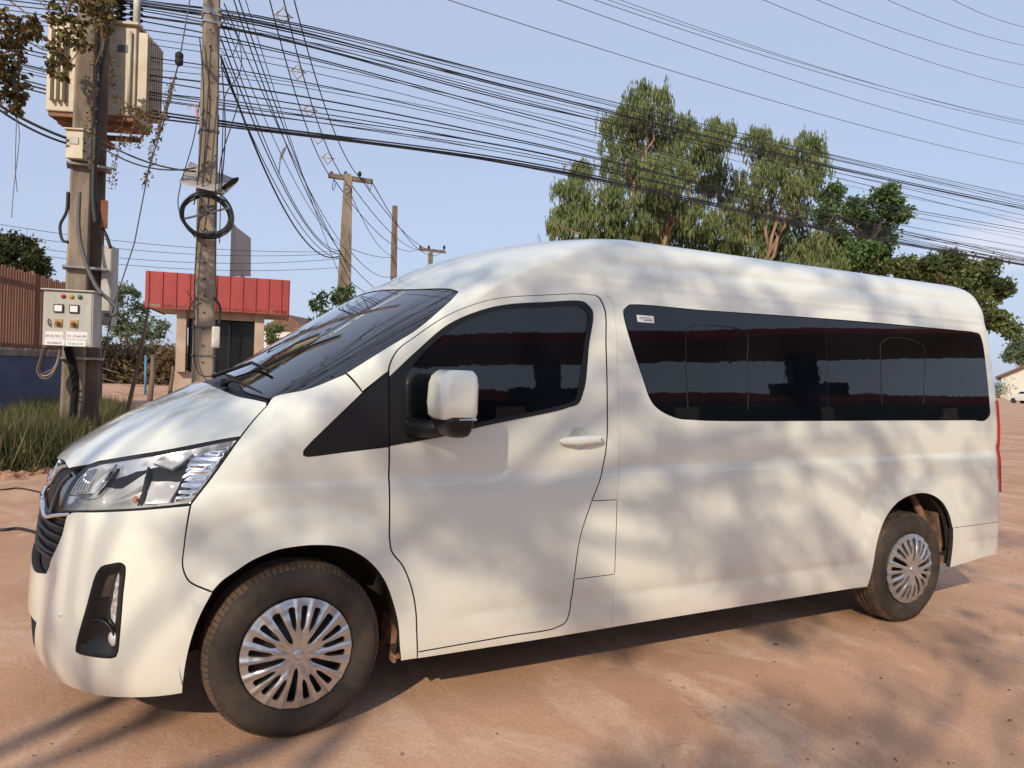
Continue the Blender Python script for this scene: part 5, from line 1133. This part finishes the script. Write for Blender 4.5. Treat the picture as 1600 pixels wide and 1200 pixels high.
# ---------------- wires
_pA = at_depth(335, 100, D2)[:2]; _pB = at_depth(1600, 350, 31)[:2]
def plan_depth(x):      # distance of the cable run (straight in plan) at photo column x
    v = ray(x, 300)[:2]; d = _pB-_pA; M_ = np.array([[v[0], -d[0]], [v[1], -d[1]]]); t = np.linalg.solve(M_, _pA-CAM[:2]); return t[0] if x >= 335 else t0_+(335-x)/375*2.6
t0_ = 0; t0_ = plan_depth(335)
def lag(xs, ys, n=40):
    X = np.linspace(xs[0], xs[-1], n); xs_ = np.array(xs, float); ys_ = np.array(ys, float); out_ = np.zeros(n)
    # monotone-friendly cubic (Catmull-Rom on uneven knots)
    m = np.gradient(ys_, xs_)
    for i, x in enumerate(X):
        k = min(max(np.searchsorted(xs_, x)-1, 0), len(xs_)-2); h = xs_[k+1]-xs_[k]; t = (x-xs_[k])/h
        out_[i] = (2*t**3-3*t*t+1)*ys_[k]+(t**3-2*t*t+t)*h*m[k]+(-2*t**3+3*t*t)*ys_[k+1]+(t**3-t*t)*h*m[k+1]
    return X, out_
G1 = 'cables running from the middle pole to the right edge'; LB = 'black overhead cable crossing the sky above the van from the middle pole'
runs = [ # y at x = -40, 250, 335, 820, 1300, 1640 ; radius px
 (-40, 4, 14, 126, 242, 316, .010), (-32, 8, 20, 132, 249, 322, .009), (-30, 12, 24, 141, 259, 331, .014), (-26, 14, 27, 144, 261, 334, .012), (-20, 18, 33, 156, 268, 346, .009), (-16, 22, 38, 160, 276, 359, .010),
 (-6, 30, 42, 163, 262, 336, .012), (2, 38, 55, 178, 303, 366, .011), (8, 50, 62, 183, 306, 371, .009), (20, 72, 84, 195, 318, 374, .006), (34, 92, 104, 205, 330, 394, .009), (48, 110, 118, 209, 346, 400, .006), (60, 120, 130, 221, 336, 413, .013), (66, 128, 142, 224, 339, 416, .010),
 (84, 146, 155, 235, 349, 417, .009), (96, 158, 170, 240, 352, 419, .008), (106, 175, 188, 253, 358, 420, .013), (112, 180, 192, 257, 360, 421, .016), (118, 186, 196, 260, 362, 422, .014), (-36, 6, 16, 129, 246, 318, .005), (40, 98, 110, 196, 310, 384, .005)]
for _k in range(12):
    b_ = RNG.random(); y1 = 8+185*b_; runs.append((-40+150*b_, y1-12, y1, 126+134*b_+RNG.normal()*5, 242+120*b_+RNG.normal()*5, 318+105*b_+RNG.normal()*4, .005+.004*RNG.random()))
for q in runs:
    ys = q[:6]; X, Y = lag([-40, 250, 335, 820, 1300, 1640], ys, 46); mb = MB(); mb.tube([at_depth(x, y, plan_depth(x)) for x, y in zip(X, Y)], q[6]*1.05, 5); tag(mb.build('overhead_cable', M['cable']), LB, 'cable', G1)
G2 = 'high wires at the upper right'
for (x0, x1, y1, r) in ((712, 1660, 268, .012), (888, 1660, 238, .012), (943, 1660, 206, .012), (965, 1660, 200, .010), (985, 1660, 203, .010), (1215, 1660, 150, .012), (1298, 1660, 112, .012), (1412, 1660, 80, .012), (1520, 1660, 50, .012)):
    mb = MB(); n = 24; d0, d1 = 20+(x0-700)/60, 44; A, B = at_depth(x0-60, -16-.27*0, d0), at_depth(x1, y1, d1)
    mb.tube([A+(B-A)*t-np.array([0, 0, 1.1*4*t*(1-t)*.4]) for t in np.linspace(0, 1, n)], r, 5); tag(mb.build('power_line', M['cable_grey']), 'thin high power line slanting across the upper right sky', 'wire', G2)
G3 = 'cables dropping from the middle pole to the far pole'
def swire(A, da, B, db, sag, r, mt='cable', n=20, name='overhead_cable', lab=None, grp=None, mid=None):
    P0, P1 = at_depth(*A, da), at_depth(*B, db); mb = MB(); mb.tube([P0+(P1-P0)*t-np.array([0, 0, sag*4*t*(1-t)]) for t in np.linspace(0, 1, n)], r, 5); return tag(mb.build(name, M[mt]), lab, 'cable', grp)
for (a, b, sg_, r) in (((344, 30), (532, 392), .9, .010), ((345, 60), (534, 398), .8, .012), ((345, 88), (530, 400), 1.0, .018), ((345, 100), (530, 404), .7, .010), ((346, 20), (538, 388), .6, .008), ((350, 5), (536, 384), .3, .010), ((362, -10), (534, 396), .5, .012), ((370, -10), (536, 402), .4, .012), ((380, -12), (535, 440), .2, .008)):
    swire(a, D2 if a[1] > -5 else 13, b, 24, sg_, r, lab='black cable sweeping down from the middle pole to the far wooden pole', grp=G3)
for (a, b, sg_) in (((414, -30), (516, 276), .5), ((436, -30), (534, 274), .5), ((452, -30), (562, 277), .6)):
    swire(a, 15, b, 24, sg_, .014, lab='spaced power conductor coming down to the cross arm of the far pole', grp='three spaced conductors')
M['spacer'] = mat('spacer_plastic', (.36, .34, .32), .5)
for x, y, d_ in ((442, 25, 16.0), (465, 112, 18.5), (484, 172, 20.2), (497, 215, 21.5), (512, 247, 22.8)):
    c = at_depth(x, y, d_); mb = MB(); u = np.cross(ray(x, y), [0, 0, 1.]); u /= np.linalg.norm(u); s2 = .15
    P = [c+u*s2, c+np.array([0, 0, s2*1.2]), c-u*s2, c-np.array([0, 0, s2*1.2]), c+u*s2]; mb.tube(P, .022, 6); mb.tube([P[0]+u*.06, P[2]-u*.06], .016, 6); tag(mb.build('line_spacer', M['spacer']), 'diamond shaped grey spacer holding the three conductors apart', 'spacer', 'spacers on the three conductors')
G4 = 'thin wires running level to the far pole'
for (a, b, sg_) in (((-40, 344), (531, 393), .25), ((-40, 358), (531, 396), .3), ((-40, 384), (531, 418), .3), ((-40, 372), (531, 404), .35)):
    swire(a, 19, b, 24, sg_, .007, lab='thin wire running level behind both near poles to the far pole', grp=G4)
G5 = 'twisted service drops'
swire((-30, 146), 11, (104, 216), D1-.4, .05, .022, lab='twisted service drop from the left edge to the junction box', grp=G5); swire((-30, 150), 11, (104, 224), D1-.4, .08, .018, lab='twisted service drop from the left edge to the junction box', grp=G5)
G6 = 'service drops between the two near poles'
swire((155, 218), D1-.3, (306, 268), D2-.2, .10, .014, lab='thin service drop between the left pole and the middle pole', grp=G6); swire((155, 228), D1-.3, (306, 262), D2-.2, .16, .012, lab='thin service drop between the left pole and the middle pole', grp=G6)
# far poles
fp = empty('utility_pole', foot(540, 24), label='weathered far pole with a wooden cross arm, rising behind the windscreen', cat='utility pole')
mb = MB(); px_pole(mb, 534, 448, 543, 272, 24, 11, 9); px_pole(mb, 543, 448, 547, 275, 24, 9, 6); into(mb.build('shaft', M['concrete']), fp)
mb = MB(); a, b = at_depth(513, 276, 24), at_depth(582, 282, 24.6); mb.box((a+b)/2, (np.linalg.norm(b-a), .14, .14), Matrix.Rotation(math.atan2(b[1]-a[1], b[0]-a[0]), 3, 'Z')); into(mb.build('cross_arm', M['old_wood']), fp)
for x in (518, 540, 562):
    mb = MB(); c = at_depth(x, 272, 24.2); mb.lathe([(.02, -.1), (.05, -.05), (.07, 0), (.05, .05), (.01, .10)], c, 'z', 10); into(mb.build('pin_insulator', M['matt_black']), fp)
mb = MB(); pxt(mb, smooth_px([(522, 280), (519, 292), (521, 297), (525, 286)]), 24, .012, 5); pxt(mb, smooth_px([(574, 284), (577, 299), (581, 287)]), 24.5, .012, 5); into(mb.build('drop_leads', M['cable']), fp)
f2 = MB(); px_pole(f2, 615, 432, 617, 322, 36, 8.5, 7); tag(f2.build('wooden_pole', M['stake']), 'plain thin brown pole without cross arm, right of the far pole', 'utility pole')
fp3 = empty('utility_pole', foot(676, 60), label='farthest pole, only its small cross arm showing above the van bonnet line', cat='utility pole')
mb = MB(); px_pole(mb, 672, 420, 673, 392, 60, 7, 6); into(mb.build('shaft', M['concrete']), fp3)
mb = MB(); a, b = at_depth(655, 390, 60), at_depth(696, 393, 61); mb.box((a+b)/2, (np.linalg.norm(b-a), .2, .22), Matrix.Rotation(math.atan2(b[1]-a[1], b[0]-a[0]), 3, 'Z')); into(mb.build('cross_arm', M['old_wood']), fp3)
for x in (657, 670, 694):
    mb = MB(); c = at_depth(x, 387, 60.3); mb.lathe([(.05, -.15), (.12, 0), (.05, .18)], c, 'z', 8); into(mb.build('pin_insulator', M['matt_black']), fp3)
G7 = 'conductors between the far pole and the farthest pole'
for (a, b, sg_) in (((562, 276), (694, 390), .9), ((540, 276), (671, 388), .9), ((580, 282), (694, 391), 1.2), ((520, 278), (657, 388), 1.0)):
    swire(a, 24, b, 60, sg_, .016, lab='sagging conductor from the far pole to the farthest pole', grp=G7)
for (a, b, db, sg_) in (((547, 388), (613, 402), 36, .1), ((547, 392), (613, 432), 36, .3), ((547, 412), (640, 470), 40, .4), ((547, 300), (613, 400), 36, .4), ((547, 440), (640, 475), 40, .3)):
    swire(a, 24, b, db, sg_, .012, 'cable_grey', lab='thin slack cable leaving the far pole towards the right', grp='slack cables right of the far pole')
# tangled cables around the middle pole
G8 = 'loose cables tied to the middle pole'
for pts, r in (([(345, 85), (352, 200), (347, 280), (345, 300)], .010), ([(312, 60), (318, 150), (309, 280), (303, 320)], .010), ([(330, 70), (322, 200), (316, 300), (305, 420), (303, 560)], .009), ([(312, 160), (302, 220), (282, 290), (280, 330), (305, 372)], .008), ([(350, 90), (372, 150), (360, 200), (345, 250), (342, 300)], .009), ([(345, 20), (372, 60), (376, 110), (352, 150), (348, 210), (343, 380)], .008), ([(342, 180), (336, 320), (338, 470)], .007), ([(303, 560), (312, 585), (330, 588)], .010), ([(346, 40), (360, 20), (374, 50), (362, 88), (346, 80)], .007), ([(292, 455), (300, 470), (305, 500)], .008), ([(334, 465), (344, 480), (342, 508)], .020), ([(308, 466), (296, 480), (294, 512)], .012)):
    mb = MB(); pxt(mb, smooth_px(pts), D2-.26, r, 5); tag(mb.build('loose_cable', M['cable']), 'loose black cable curling down beside the middle pole', 'cable', G8)
# guy wire with insulator, dry creeper on it
ga = [at_depth(300, -20, 10.6), at_depth(281, 90, 10.8), at_depth(259, 180, 11), at_depth(232, 265, 11.3), at_depth(210, 380, 11.6), at_depth(180, 470, 12), at_depth(150, 600, 12.4)]
mb = MB(); mb.tube(ga, .010, 6); gy = mb.build('guy_wire', M['cable_grey']); tag(gy, 'slanting guy wire with a black strain insulator between the two near poles', 'guy wire')
mb = MB(); c = at_depth(280, 92, 10.8); mb.lathe([(.02, -.10), (.055, -.07), (.055, -.01), (.04, 0), (.055, .01), (.055, .07), (.02, .10)], c, 'z', 12); mb.build('strain_insulator', M['matt_black'], gy)
def along(pts, n, jit, size, mt, name, label, cat, grp=None, stem=.004):
    P = np.array(pts, float); s = RNG.random(n)*(len(P)-1); k = s.astype(int).clip(0, len(P)-2); t = (s-k)[:, None]; p = P[k]*(1-t)+P[k+1]*t+RNG.normal(size=(n, 3))*jit
    d = RNG.normal(size=(n, 3)); d[:, 2] -= .8; d /= np.linalg.norm(d, axis=1, keepdims=True); 
    mb = MB(); mb.tube(pts, stem, 5); o = mb.build(name, M['bark']); leaves_mesh('leaves', p, d*size*(.6+.8*RNG.random((n, 1))), size*.6*(.7+.6*RNG.random(n)), mt, o); return tag(o, label, cat, grp)
along([at_depth(272, 120, 10.85), at_depth(254, 185, 11), at_depth(240, 230, 11.2), at_depth(226, 290, 11.3)], 320, .025, .05, M['l_dry'], 'dry_creeper', 'withered creeper wrapped round the slanting guy wire', 'creeper')
VG = 'withered vines hanging below the transformer'
for pts, n in (([(196, 170), (190, 200), (186, 230), (178, 262), (176, 290)], 130), ([(214, 180), (206, 205), (196, 225)], 70), ([(236, 170), (232, 190), (222, 212), (216, 228)], 80), ([(206, 165), (220, 178), (236, 180)], 90), ([(166, 60), (176, 110), (180, 150), (205, 175)], 90), ([(150, 20), (146, 110), (142, 180), (140, 260)], 160)):
    along([at_depth(x, y, D1-.5) for x, y in smooth_px(pts)], n, .035, .055, M['l_vine'] if pts[0][0] == 150 else M['dry'] if 0 else M['l_dry'], 'hanging_vine', 'thin withered vine dangling below the transformer and along its pole', 'vine', VG)
for pts in ([(26, 180), (24, 260), (27, 300)], [(28, 185), (30, 220), (22, 290), (18, 340)]):
    mb = MB(); pxt(mb, smooth_px(pts), 9, .004, 4); tag(mb.build('hanging_vine', M['bark']), 'bare hanging stem at the upper left edge', 'vine', 'bare hanging stems')
# leafy creeper at the top left
def creeper(name, spots, dep, n_per, leaf, mt, label, stems):
    r = empty(name, at_depth(spots[0][0], spots[0][1], dep), label=label, cat='climbing plant'); b = np.array(r.location)
    mb = MB()
    for st in stems: mb.tube([at_depth(x, y, dep)-b for x, y in smooth_px(st)], .008, 5)
    mb.build('stems', M['bark'], r); Ps = []; 
    for x, y, rr in spots:
        c = at_depth(x, y, dep)-b; Ps.append(c+RNG.normal(size=(int(n_per*rr/14), 3))*rr*dep/FPX*.5)
    P = np.concatenate(Ps); d = RNG.normal(size=P.shape); d[:, 2] -= .7; d /= np.linalg.norm(d, axis=1, keepdims=True); leaves_mesh('leaves', P, d*leaf*(.6+.7*RNG.random((len(P), 1))), leaf*.78*(.7+.5*RNG.random(len(P))), mt, r); return r
creeper('creeper', [(5, 30, 20), (10, 60, 18), (20, 90, 18), (8, 110, 20), (20, 130, 16), (12, 150, 14), (28, 150, 12), (24, 170, 9), (30, 60, 14), (48, 48, 10), (55, 36, 8), (28, 40, 10), (0, 80, 24), (-10, 120, 24)], 8.5, 46, .085, M['l_vine'], 'leafy creeper with green and reddish leaves hanging into the upper left corner', [[(-20, 20), (20, 60), (30, 120), (25, 175)], [(-20, 60), (10, 110), (28, 160)], [(0, -10), (40, 20), (60, 40)], [(-20, -10), (40, 60), (80, 80), (120, 70)]])
creeper('creeper', [(88, 30, 13), (104, 22, 14), (120, 40, 16), (98, 62, 12), (84, 76, 11), (96, 92, 12), (112, 58, 12), (130, 70, 12), (150, 20, 16), (170, 24, 14), (165, 45, 12), (74, 98, 7), (80, 110, 8), (108, 100, 6), (100, 118, 5), (60, 55, 8), (52, 35, 8), (140, 5, 20), (160, 0, 20), (120, 5, 14), (90, 5, 12)], 11.0, 40, .095, M['l_vine'], 'climbing plant with round leaves covering the top of the left pole', [[(60, 0), (90, 40), (86, 110)], [(110, -10), (130, 60), (100, 110)], [(150, -10), (160, 60), (150, 100)]])
# plastic shreds caught on cables
M['tape'] = mat('pink_tape', (.55, .22, .18), .6); M['film'] = mat('plastic_film', (.62, .58, .55), .5)
mb = MB(); pxt(mb, smooth_px([(293, 170), (304, 164), (307, 172), (309, 184)]), D2-.3, [.006]*6+[.012]*6+[.02]*7, 4); tag(mb.build('tape_shred', M['tape']), 'shred of pink tape caught on cables left of the middle pole', 'litter')
mb = MB(); pxt(mb, smooth_px([(454, 220), (445, 232), (438, 250), (436, 272)]), 17, [.01]*6+[.035]*6+[.015]*7, 4); tag(mb.build('plastic_shred', M['film']), 'torn strip of plastic film hanging on the sloping cables', 'litter')
# ---------------- right background: long building and car
bd = 150; b0 = at_depth(1563, 620, bd); ez = at_depth(1563, 589, bd)[2]
ho = empty('long_house', (b0[0], b0[1], 0), rz=R(27), label='pale house gable under a thin brown roof at the right edge behind the van', cat='house')
mb = MB(); mb.box((12, -10, ez/2), (24, 20, ez)); mb.prism([(0, 0, ez), (0, -20, ez), (0, -10, ez+5.2)], (24, 0, 0)); mb.build('wall', M['white_wall'], ho)
mb = MB(); mb.prism([(-1, .9, ez-.45), (-1, -10, ez+5.35), (-1, -10, ez+5.75), (-1, 1.0, ez+.0)], (26, 0, 0)); mb.prism([(-1, -20.9, ez-.45), (-1, -10, ez+5.35), (-1, -10, ez+5.75), (-1, -21, ez)], (26, 0, 0)); mb.build('roof', M['roof_brown'], ho)
mb = MB(); mb.box((-.03, -7, 2.4), (.06, 2.4, 1.6)); mb.build('window', M['dark_glass'], ho)
# small white pickup at the right edge
def small_car(loc, rz, label):
    c = empty('parked_car', loc, rz=rz, label=label, cat='car')
    prof = [(-2.1, .35), (-2.12, .75), (-1.95, .95), (-1.1, 1.02), (-.55, 1.55), (.9, 1.58), (1.35, 1.05), (2.1, 1.0), (2.15, .4)]
    mb = MB(); n = len(prof); vs = [(x, -.82 if z < 1.1 else -.66, z) for x, z in prof]+[(x, .82 if z < 1.1 else .66, z) for x, z in prof]; mb.add(vs, [tuple(range(n)), tuple(range(2*n-1, n-1, -1))]+[(i, (i+1) % n, n+(i+1) % n, n+i) for i in range(n)]); mb.build('body', M['paint'], c)
    for s2 in (-1, 1):
        mb = MB(); mb.add([(-.95, s2*.80, 1.06), (-.50, s2*.70, 1.48), (.82, s2*.70, 1.5), (1.15, s2*.80, 1.06)], [(0, 1, 2, 3)]); mb.build('side_window', M['dark_glass'], c)
    mb = MB(); mb.add([(-1.10, -.7, 1.05), (-1.10, .7, 1.05), (-.60, .62, 1.52), (-.60, -.62, 1.52)], [(0, 1, 2, 3)]); mb.build('windscreen', M['dark_glass'], c)
    for x in (-1.3, 1.35):
        for y in (-.74, .74): mb = MB(); mb.lathe([(.001, -.11), (.20, -.11), (.33, -.10), (.34, 0), (.33, .1), (.001, .11)], (x, y, .34), 'y', 24); mb.build('wheel', M['tyre'], c)
    for y in (-.6, .6): mb = MB(); mb.box((-2.12, y, .74), (.06, .32, .14), bev=.02); mb.build('headlight', M['chrome'], c)
    mb = MB(); mb.box((-2.14, 0, .5), (.04, .45, .12)); mb.build('number_plate', M['orange'], c)
    return c
small_car(on_z(1606, 631), -R(100), 'small white car parked by the pale house at the right edge')
# ---------------- grass, ground litter on the left
def grass(name, n, region, h0, h1):
    a = RNG.random(n); b = RNG.random(n); x, y = region(a, b); P = np.stack([x, y, np.zeros(n)], 1); hh = h0+(h1-h0)*RNG.random(n)**1.6
    d = RNG.normal(size=(n, 3))*.35; d[:, 2] = 1; d /= np.linalg.norm(d, axis=1, keepdims=True)
    return tag(leaves_mesh(name, P, d*hh[:, None], .010+.014*RNG.random(n), M['l_grass']), kind='stuff')
g0, g1 = on_z(-120, 745), on_z(105, 735); far_ = 8.5
def reg(a, b):
    p = g0[None]+(g1-g0)[None]*a[:, None]; q = p[:, :2]+b[:, None]**.9*np.array([math.sin(R(5)), math.cos(R(5))])*far_; q += RNG.normal(size=q.shape)*.15
    return q[:, 0], q[:, 1]
grass('grass', 52000, reg, .08, .75)
def reg2(a, b): 
    A_, B_ = on_z(150, 690), on_z(330, 660); p = A_[None]+(B_-A_)[None]*a[:, None]; return p[:, 0]+b*2.5, p[:, 1]+b*7
grass('grass', 14000, reg2, .08, .35)
# rough bank at the edge of the grass
mb = MB()
for k in range(46):
    t = RNG.random(); p = g0+(g1-g0)*t+np.array([RNG.normal()*.3, RNG.normal()*.25, 0]); s2 = .04+.12*RNG.random(); bm = bmesh.new(); bmesh.ops.create_icosphere(bm, subdivisions=2, radius=s2)
    for v in bm.verts: v.co *= 1+.25*RNG.normal(); v.co.z *= .5
    mb.add([v.co+Vector(p) for v in bm.verts], [[v.index for v in f.verts] for f in bm.faces]); bm.free()
tag(mb.build('soil_clods', mat('soil', (.34, .19, .12), .95, var=.3, scale=9)), kind='stuff')
for pts, r in (([(-40, 758), (0, 766), (30, 764), (70, 772)], .009), ([(-30, 822), (0, 830), (30, 828), (62, 836)], .013)):
    mb = MB(); mb.tube([on_z(x, y)+np.array([0, 0, r]) for x, y in smooth_px(pts)], r, 8); tag(mb.build('ground_cable', M['cable']), 'old black cable lying on the red earth in front of the van' if r > .01 else 'thinner black cable lying nearer the grass edge', 'cable')
# dry leaves and pebbles lying about
def litter(n):
    X = RNG.random(n)*10-3.5; Y = -RNG.random(n)*3.4-.2; P = np.stack([X, Y, .003+.004*RNG.random(n)], 1); d = RNG.normal(size=(n, 3)); d[:, 2] *= .12; d /= np.linalg.norm(d, axis=1, keepdims=True)
    return tag(leaves_mesh('fallen_leaves', P, d*(.012+.025*RNG.random((n, 1))), .006+.009*RNG.random(n), M['l_litter']), kind='stuff')
litter(130)
mb = MB()
for k in range(700):
    p = np.array([RNG.random()*11-4, -RNG.random()*3.6+.1, 0]); s2 = .003+.008*RNG.random()**2; bm = bmesh.new(); bmesh.ops.create_icosphere(bm, subdivisions=1, radius=s2)
    for v in bm.verts: v.co *= 1+.2*RNG.normal()
    mb.add([v.co+Vector(p) for v in bm.verts], [[v.index for v in f.verts] for f in bm.faces]); bm.free()
tag(mb.build('pebbles', mat('pebble', (.30, .19, .14), .9, var=.4, scale=30)), kind='stuff')
# ---------------- behind the camera: station canopy, shop, shade trees (seen in reflections, and as the dappled shade)
M['canopy_under'] = mat('canopy_underside', (.16, .15, .14), .7, var=.1); M['station_blue'] = mat('station_blue', (.02, .05, .13), .5); M['station_red'] = mat('station_red', (.26, .035, .03), .6)
ca = R(23.5); cn = empty('station_canopy', (24.65, -16.5, 0), rz=ca, label='fuel station canopy with red fascia behind the photographer', cat='canopy')
def cl_(p): c = np.array(p)-np.array([24.65, -16.5]); return (c[0]*math.cos(ca)+c[1]*math.sin(ca), -c[0]*math.sin(ca)+c[1]*math.cos(ca))
NE = [cl_(p) for p in ((-9, -27.6), (9, -19.9), (15.5, -16.2), (19, -11), (22, -3))]; FE = [cl_(p) for p in ((42, -9.5), (31, -14.8), (13.5, -24.6), (-9, -34))]
mb = MB(); mb.prism([(x, y, 5.28) for x, y in NE+FE], (0, 0, .42)); mb.build('deck', M['canopy_under'], cn)
mb = MB()
for (x0, y0), (x1, y1) in zip(NE[:-1], NE[1:]):
    L_ = math.hypot(x1-x0, y1-y0); mb.box(((x0+x1)/2, (y0+y1)/2, 5.56), (L_, .14, .42), Matrix.Rotation(math.atan2(y1-y0, x1-x0), 3, 'Z'))
mb.build('red_fascia', M['station_red'], cn)
for px_, py_ in ((22.2, -17.6), (13.4, -21.4)):
    c = np.array([px_-24.65, py_+16.5]); x = c[0]*math.cos(ca)+c[1]*math.sin(ca); y = -c[0]*math.sin(ca)+c[1]*math.cos(ca)
    mb = MB(); mb.box((x, y, 2.65), (.9, .7, 5.3), bev=.03); mb.box((x, y+.5, 3.6), (3.0, .12, .55)); mb.build('pillar', M['station_blue'], cn)
sh = empty('station_shop', (30, -35, 0), rz=R(5), label='long station shop with red fascia behind the photographer', cat='shop')
mb = MB(); mb.box((0, 0, 2.4), (76, 7, 4.8)); mb.build('wall', M['dark_glass'], sh); mb = MB(); mb.box((0, 3.6, 4.72), (76.4, .2, .62)); mb.build('red_fascia', M['station_red'], sh)
for x in (-22, -12, -1, 9, 22): mb = MB(); mb.box((x, 3.65, 2.0), (1.6, .2, 3.9)); mb.build('pier', M['plaster'], sh)
# leafless tree over the bonnet end of the van (outside the picture, mirrored in the windscreen)
bt = empty('bare_tree', (-9.0, 1.5, 0), label='leafless tree standing left of the picture, mirrored in the windscreen', cat='tree')
mb = MB(); limb(mb, (0, 0, -.1), (.8, .4, 4.5), .20, .15, .05)
def fork_(a, b, r, lv):
    limb(mb, a, b, r, r*.45, .10, 6, 6)
    if lv == 0: return
    a, b = np.array(a), np.array(b); L = np.linalg.norm(b-a)
    for k in range(4):
        p = a+(b-a)*(.35+.2*k); v = (b-a)/L+RNG.normal(size=3)*.55; v[2] = abs(v[2])*.6; v /= np.linalg.norm(v); fork_(p, p+v*L*(.45+.2*RNG.random()), r*.42, lv-1)
for e in ((11.5, 1.0, 8.6), (9.5, 3.4, 9.2), (8.2, .6, 9.8), (6.5, 2.5, 8.5)): fork_((.8, .4, 4.5), e, .11, 3)
mb.build('branches', M['bark'], bt)
for k, (x, d_) in enumerate(((414, 15), (436, 15), (452, 15))):
    a = at_depth(x, -30, d_); mb = MB(); mb.tube([a, (a+np.array([-2.2+.5*k, -9, 11.0]))/2-np.array([0, 0, .3]), np.array([-2.2+.5*k, -9, 11.0])], .014, 5); tag(mb.build('overhead_cable', M['cable']), 'spaced power conductor coming down to the cross arm of the far pole', 'cable', 'three spaced conductors')
sd = np.array(-SUN_DIR); sd = sd/abs(sd[1])      # towards the sun, one metre in y per unit
def shade(pt, t): return np.array(pt, float)+sd*t
def shade_tree(base, streaks, label, per, sub):
    """boughs given by where their shadow falls: (point, step, clumps, distance towards the sun, radius)"""
    r = empty('shade_tree', base, label=label, cat='tree'); b = np.array(base, float); mb = MB(); cl = []
    ends = [shade(p, t)-b for p, st, n, t, rr in streaks]; m_ = np.mean(ends, 0); fk = np.array([m_[0]*.35, m_[1]*.35, m_[2]*.55]); limb(mb, (0, 0, -.1), fk, .20, .15, .05)
    hubs = [fk+(m_-fk)*.55+np.array([RNG.normal()*.8, RNG.normal()*.8, .3]) for _ in range(4)]
    for h in hubs: limb(mb, fk, h, .09, .05, .08)
    for (p, st, n, t, rr), e in zip(streaks, ends):
        h = min(hubs, key=lambda q: np.linalg.norm(q-e)); limb(mb, h, e, .030, .018, .08); q = e
        for k in range(n):
            c = shade(np.array(p, float)+np.array(st, float)*k, t)-b+RNG.normal(size=3)*.05; cl.append((c, rr*(.6+.7*RNG.random())))
            if k: limb(mb, q, c, .014, .008, .06, 4, 5)
            q = c
    mb.build('trunk', M['bark'], r); crown('crown', cl, M['l_olive'], r, .12, .036, .35, sub, per, .24); return r
st = []
for (x, z, n, sx, sz, r) in ((-.9, 2.0, 4, .16, -.22, .20), (.05, 1.45, 5, .20, -.16, .15), (.35, 2.25, 3, .22, -.10, .17), (.8, .95, 4, .20, -.15, .16), (1.0, 2.0, 4, .25, -.05, .16), (1.65, 1.45, 5, .15, -.22, .15), (2.2, 1.25, 5, .14, -.22, .24), (2.35, 2.0, 5, .22, -.13, .24), (2.8, .9, 4, .20, -.16, .18), (3.3, 2.25, 4, .24, -.08, .22), (3.45, 1.25, 3, .15, -.20, .16), (4.3, 1.9, 5, .12, -.25, .13), (4.6, 1.0, 3, .12, -.22, .14), (-.4, .9, 3, .14, -.2, .14), (1.4, 2.3, 3, .25, .0, .22), (2.3, .55, 3, .2, -.1, .14), (5.3, 1.8, 4, .2, -.2, .25), (-.2, 1.2, 3, .2, -.2, .10), (1.2, .6, 3, .2, -.15, .10)):
    st.append(((x, -1.0, z), (sx, 0, sz), n, 6.6+1.2*RNG.random(), r*.92))
for k in range(3): st.append(((-.9+.5*k, -.2+.4*RNG.random(), 1.25), (.15, .2, .05), 3, 6.6+1.2*RNG.random(), .20))
for k in range(3): st.append(((.6+1.2*k, -.6+.5*RNG.random(), 2.2), (.25, .1, 0), 3, 6.6+1.2*RNG.random(), .20))
shade_tree((-11.0, -8.0, 0), st, 'leafy tree behind the photographer that dapples the side of the van', 13, 44)
st = []
for k in range(26):
    a_ = RNG.random()*6.28; st.append(((-2.0+7*RNG.random(), -1.4-2.2*RNG.random(), 0), (.22*math.cos(a_), .22*math.sin(a_), 0), 3, 6.8+1.5*RNG.random(), .12+.10*RNG.random()))
shade_tree((-9.5, -14, 0), st, 'second leafy tree behind the photographer that dapples the ground', 16, 48)
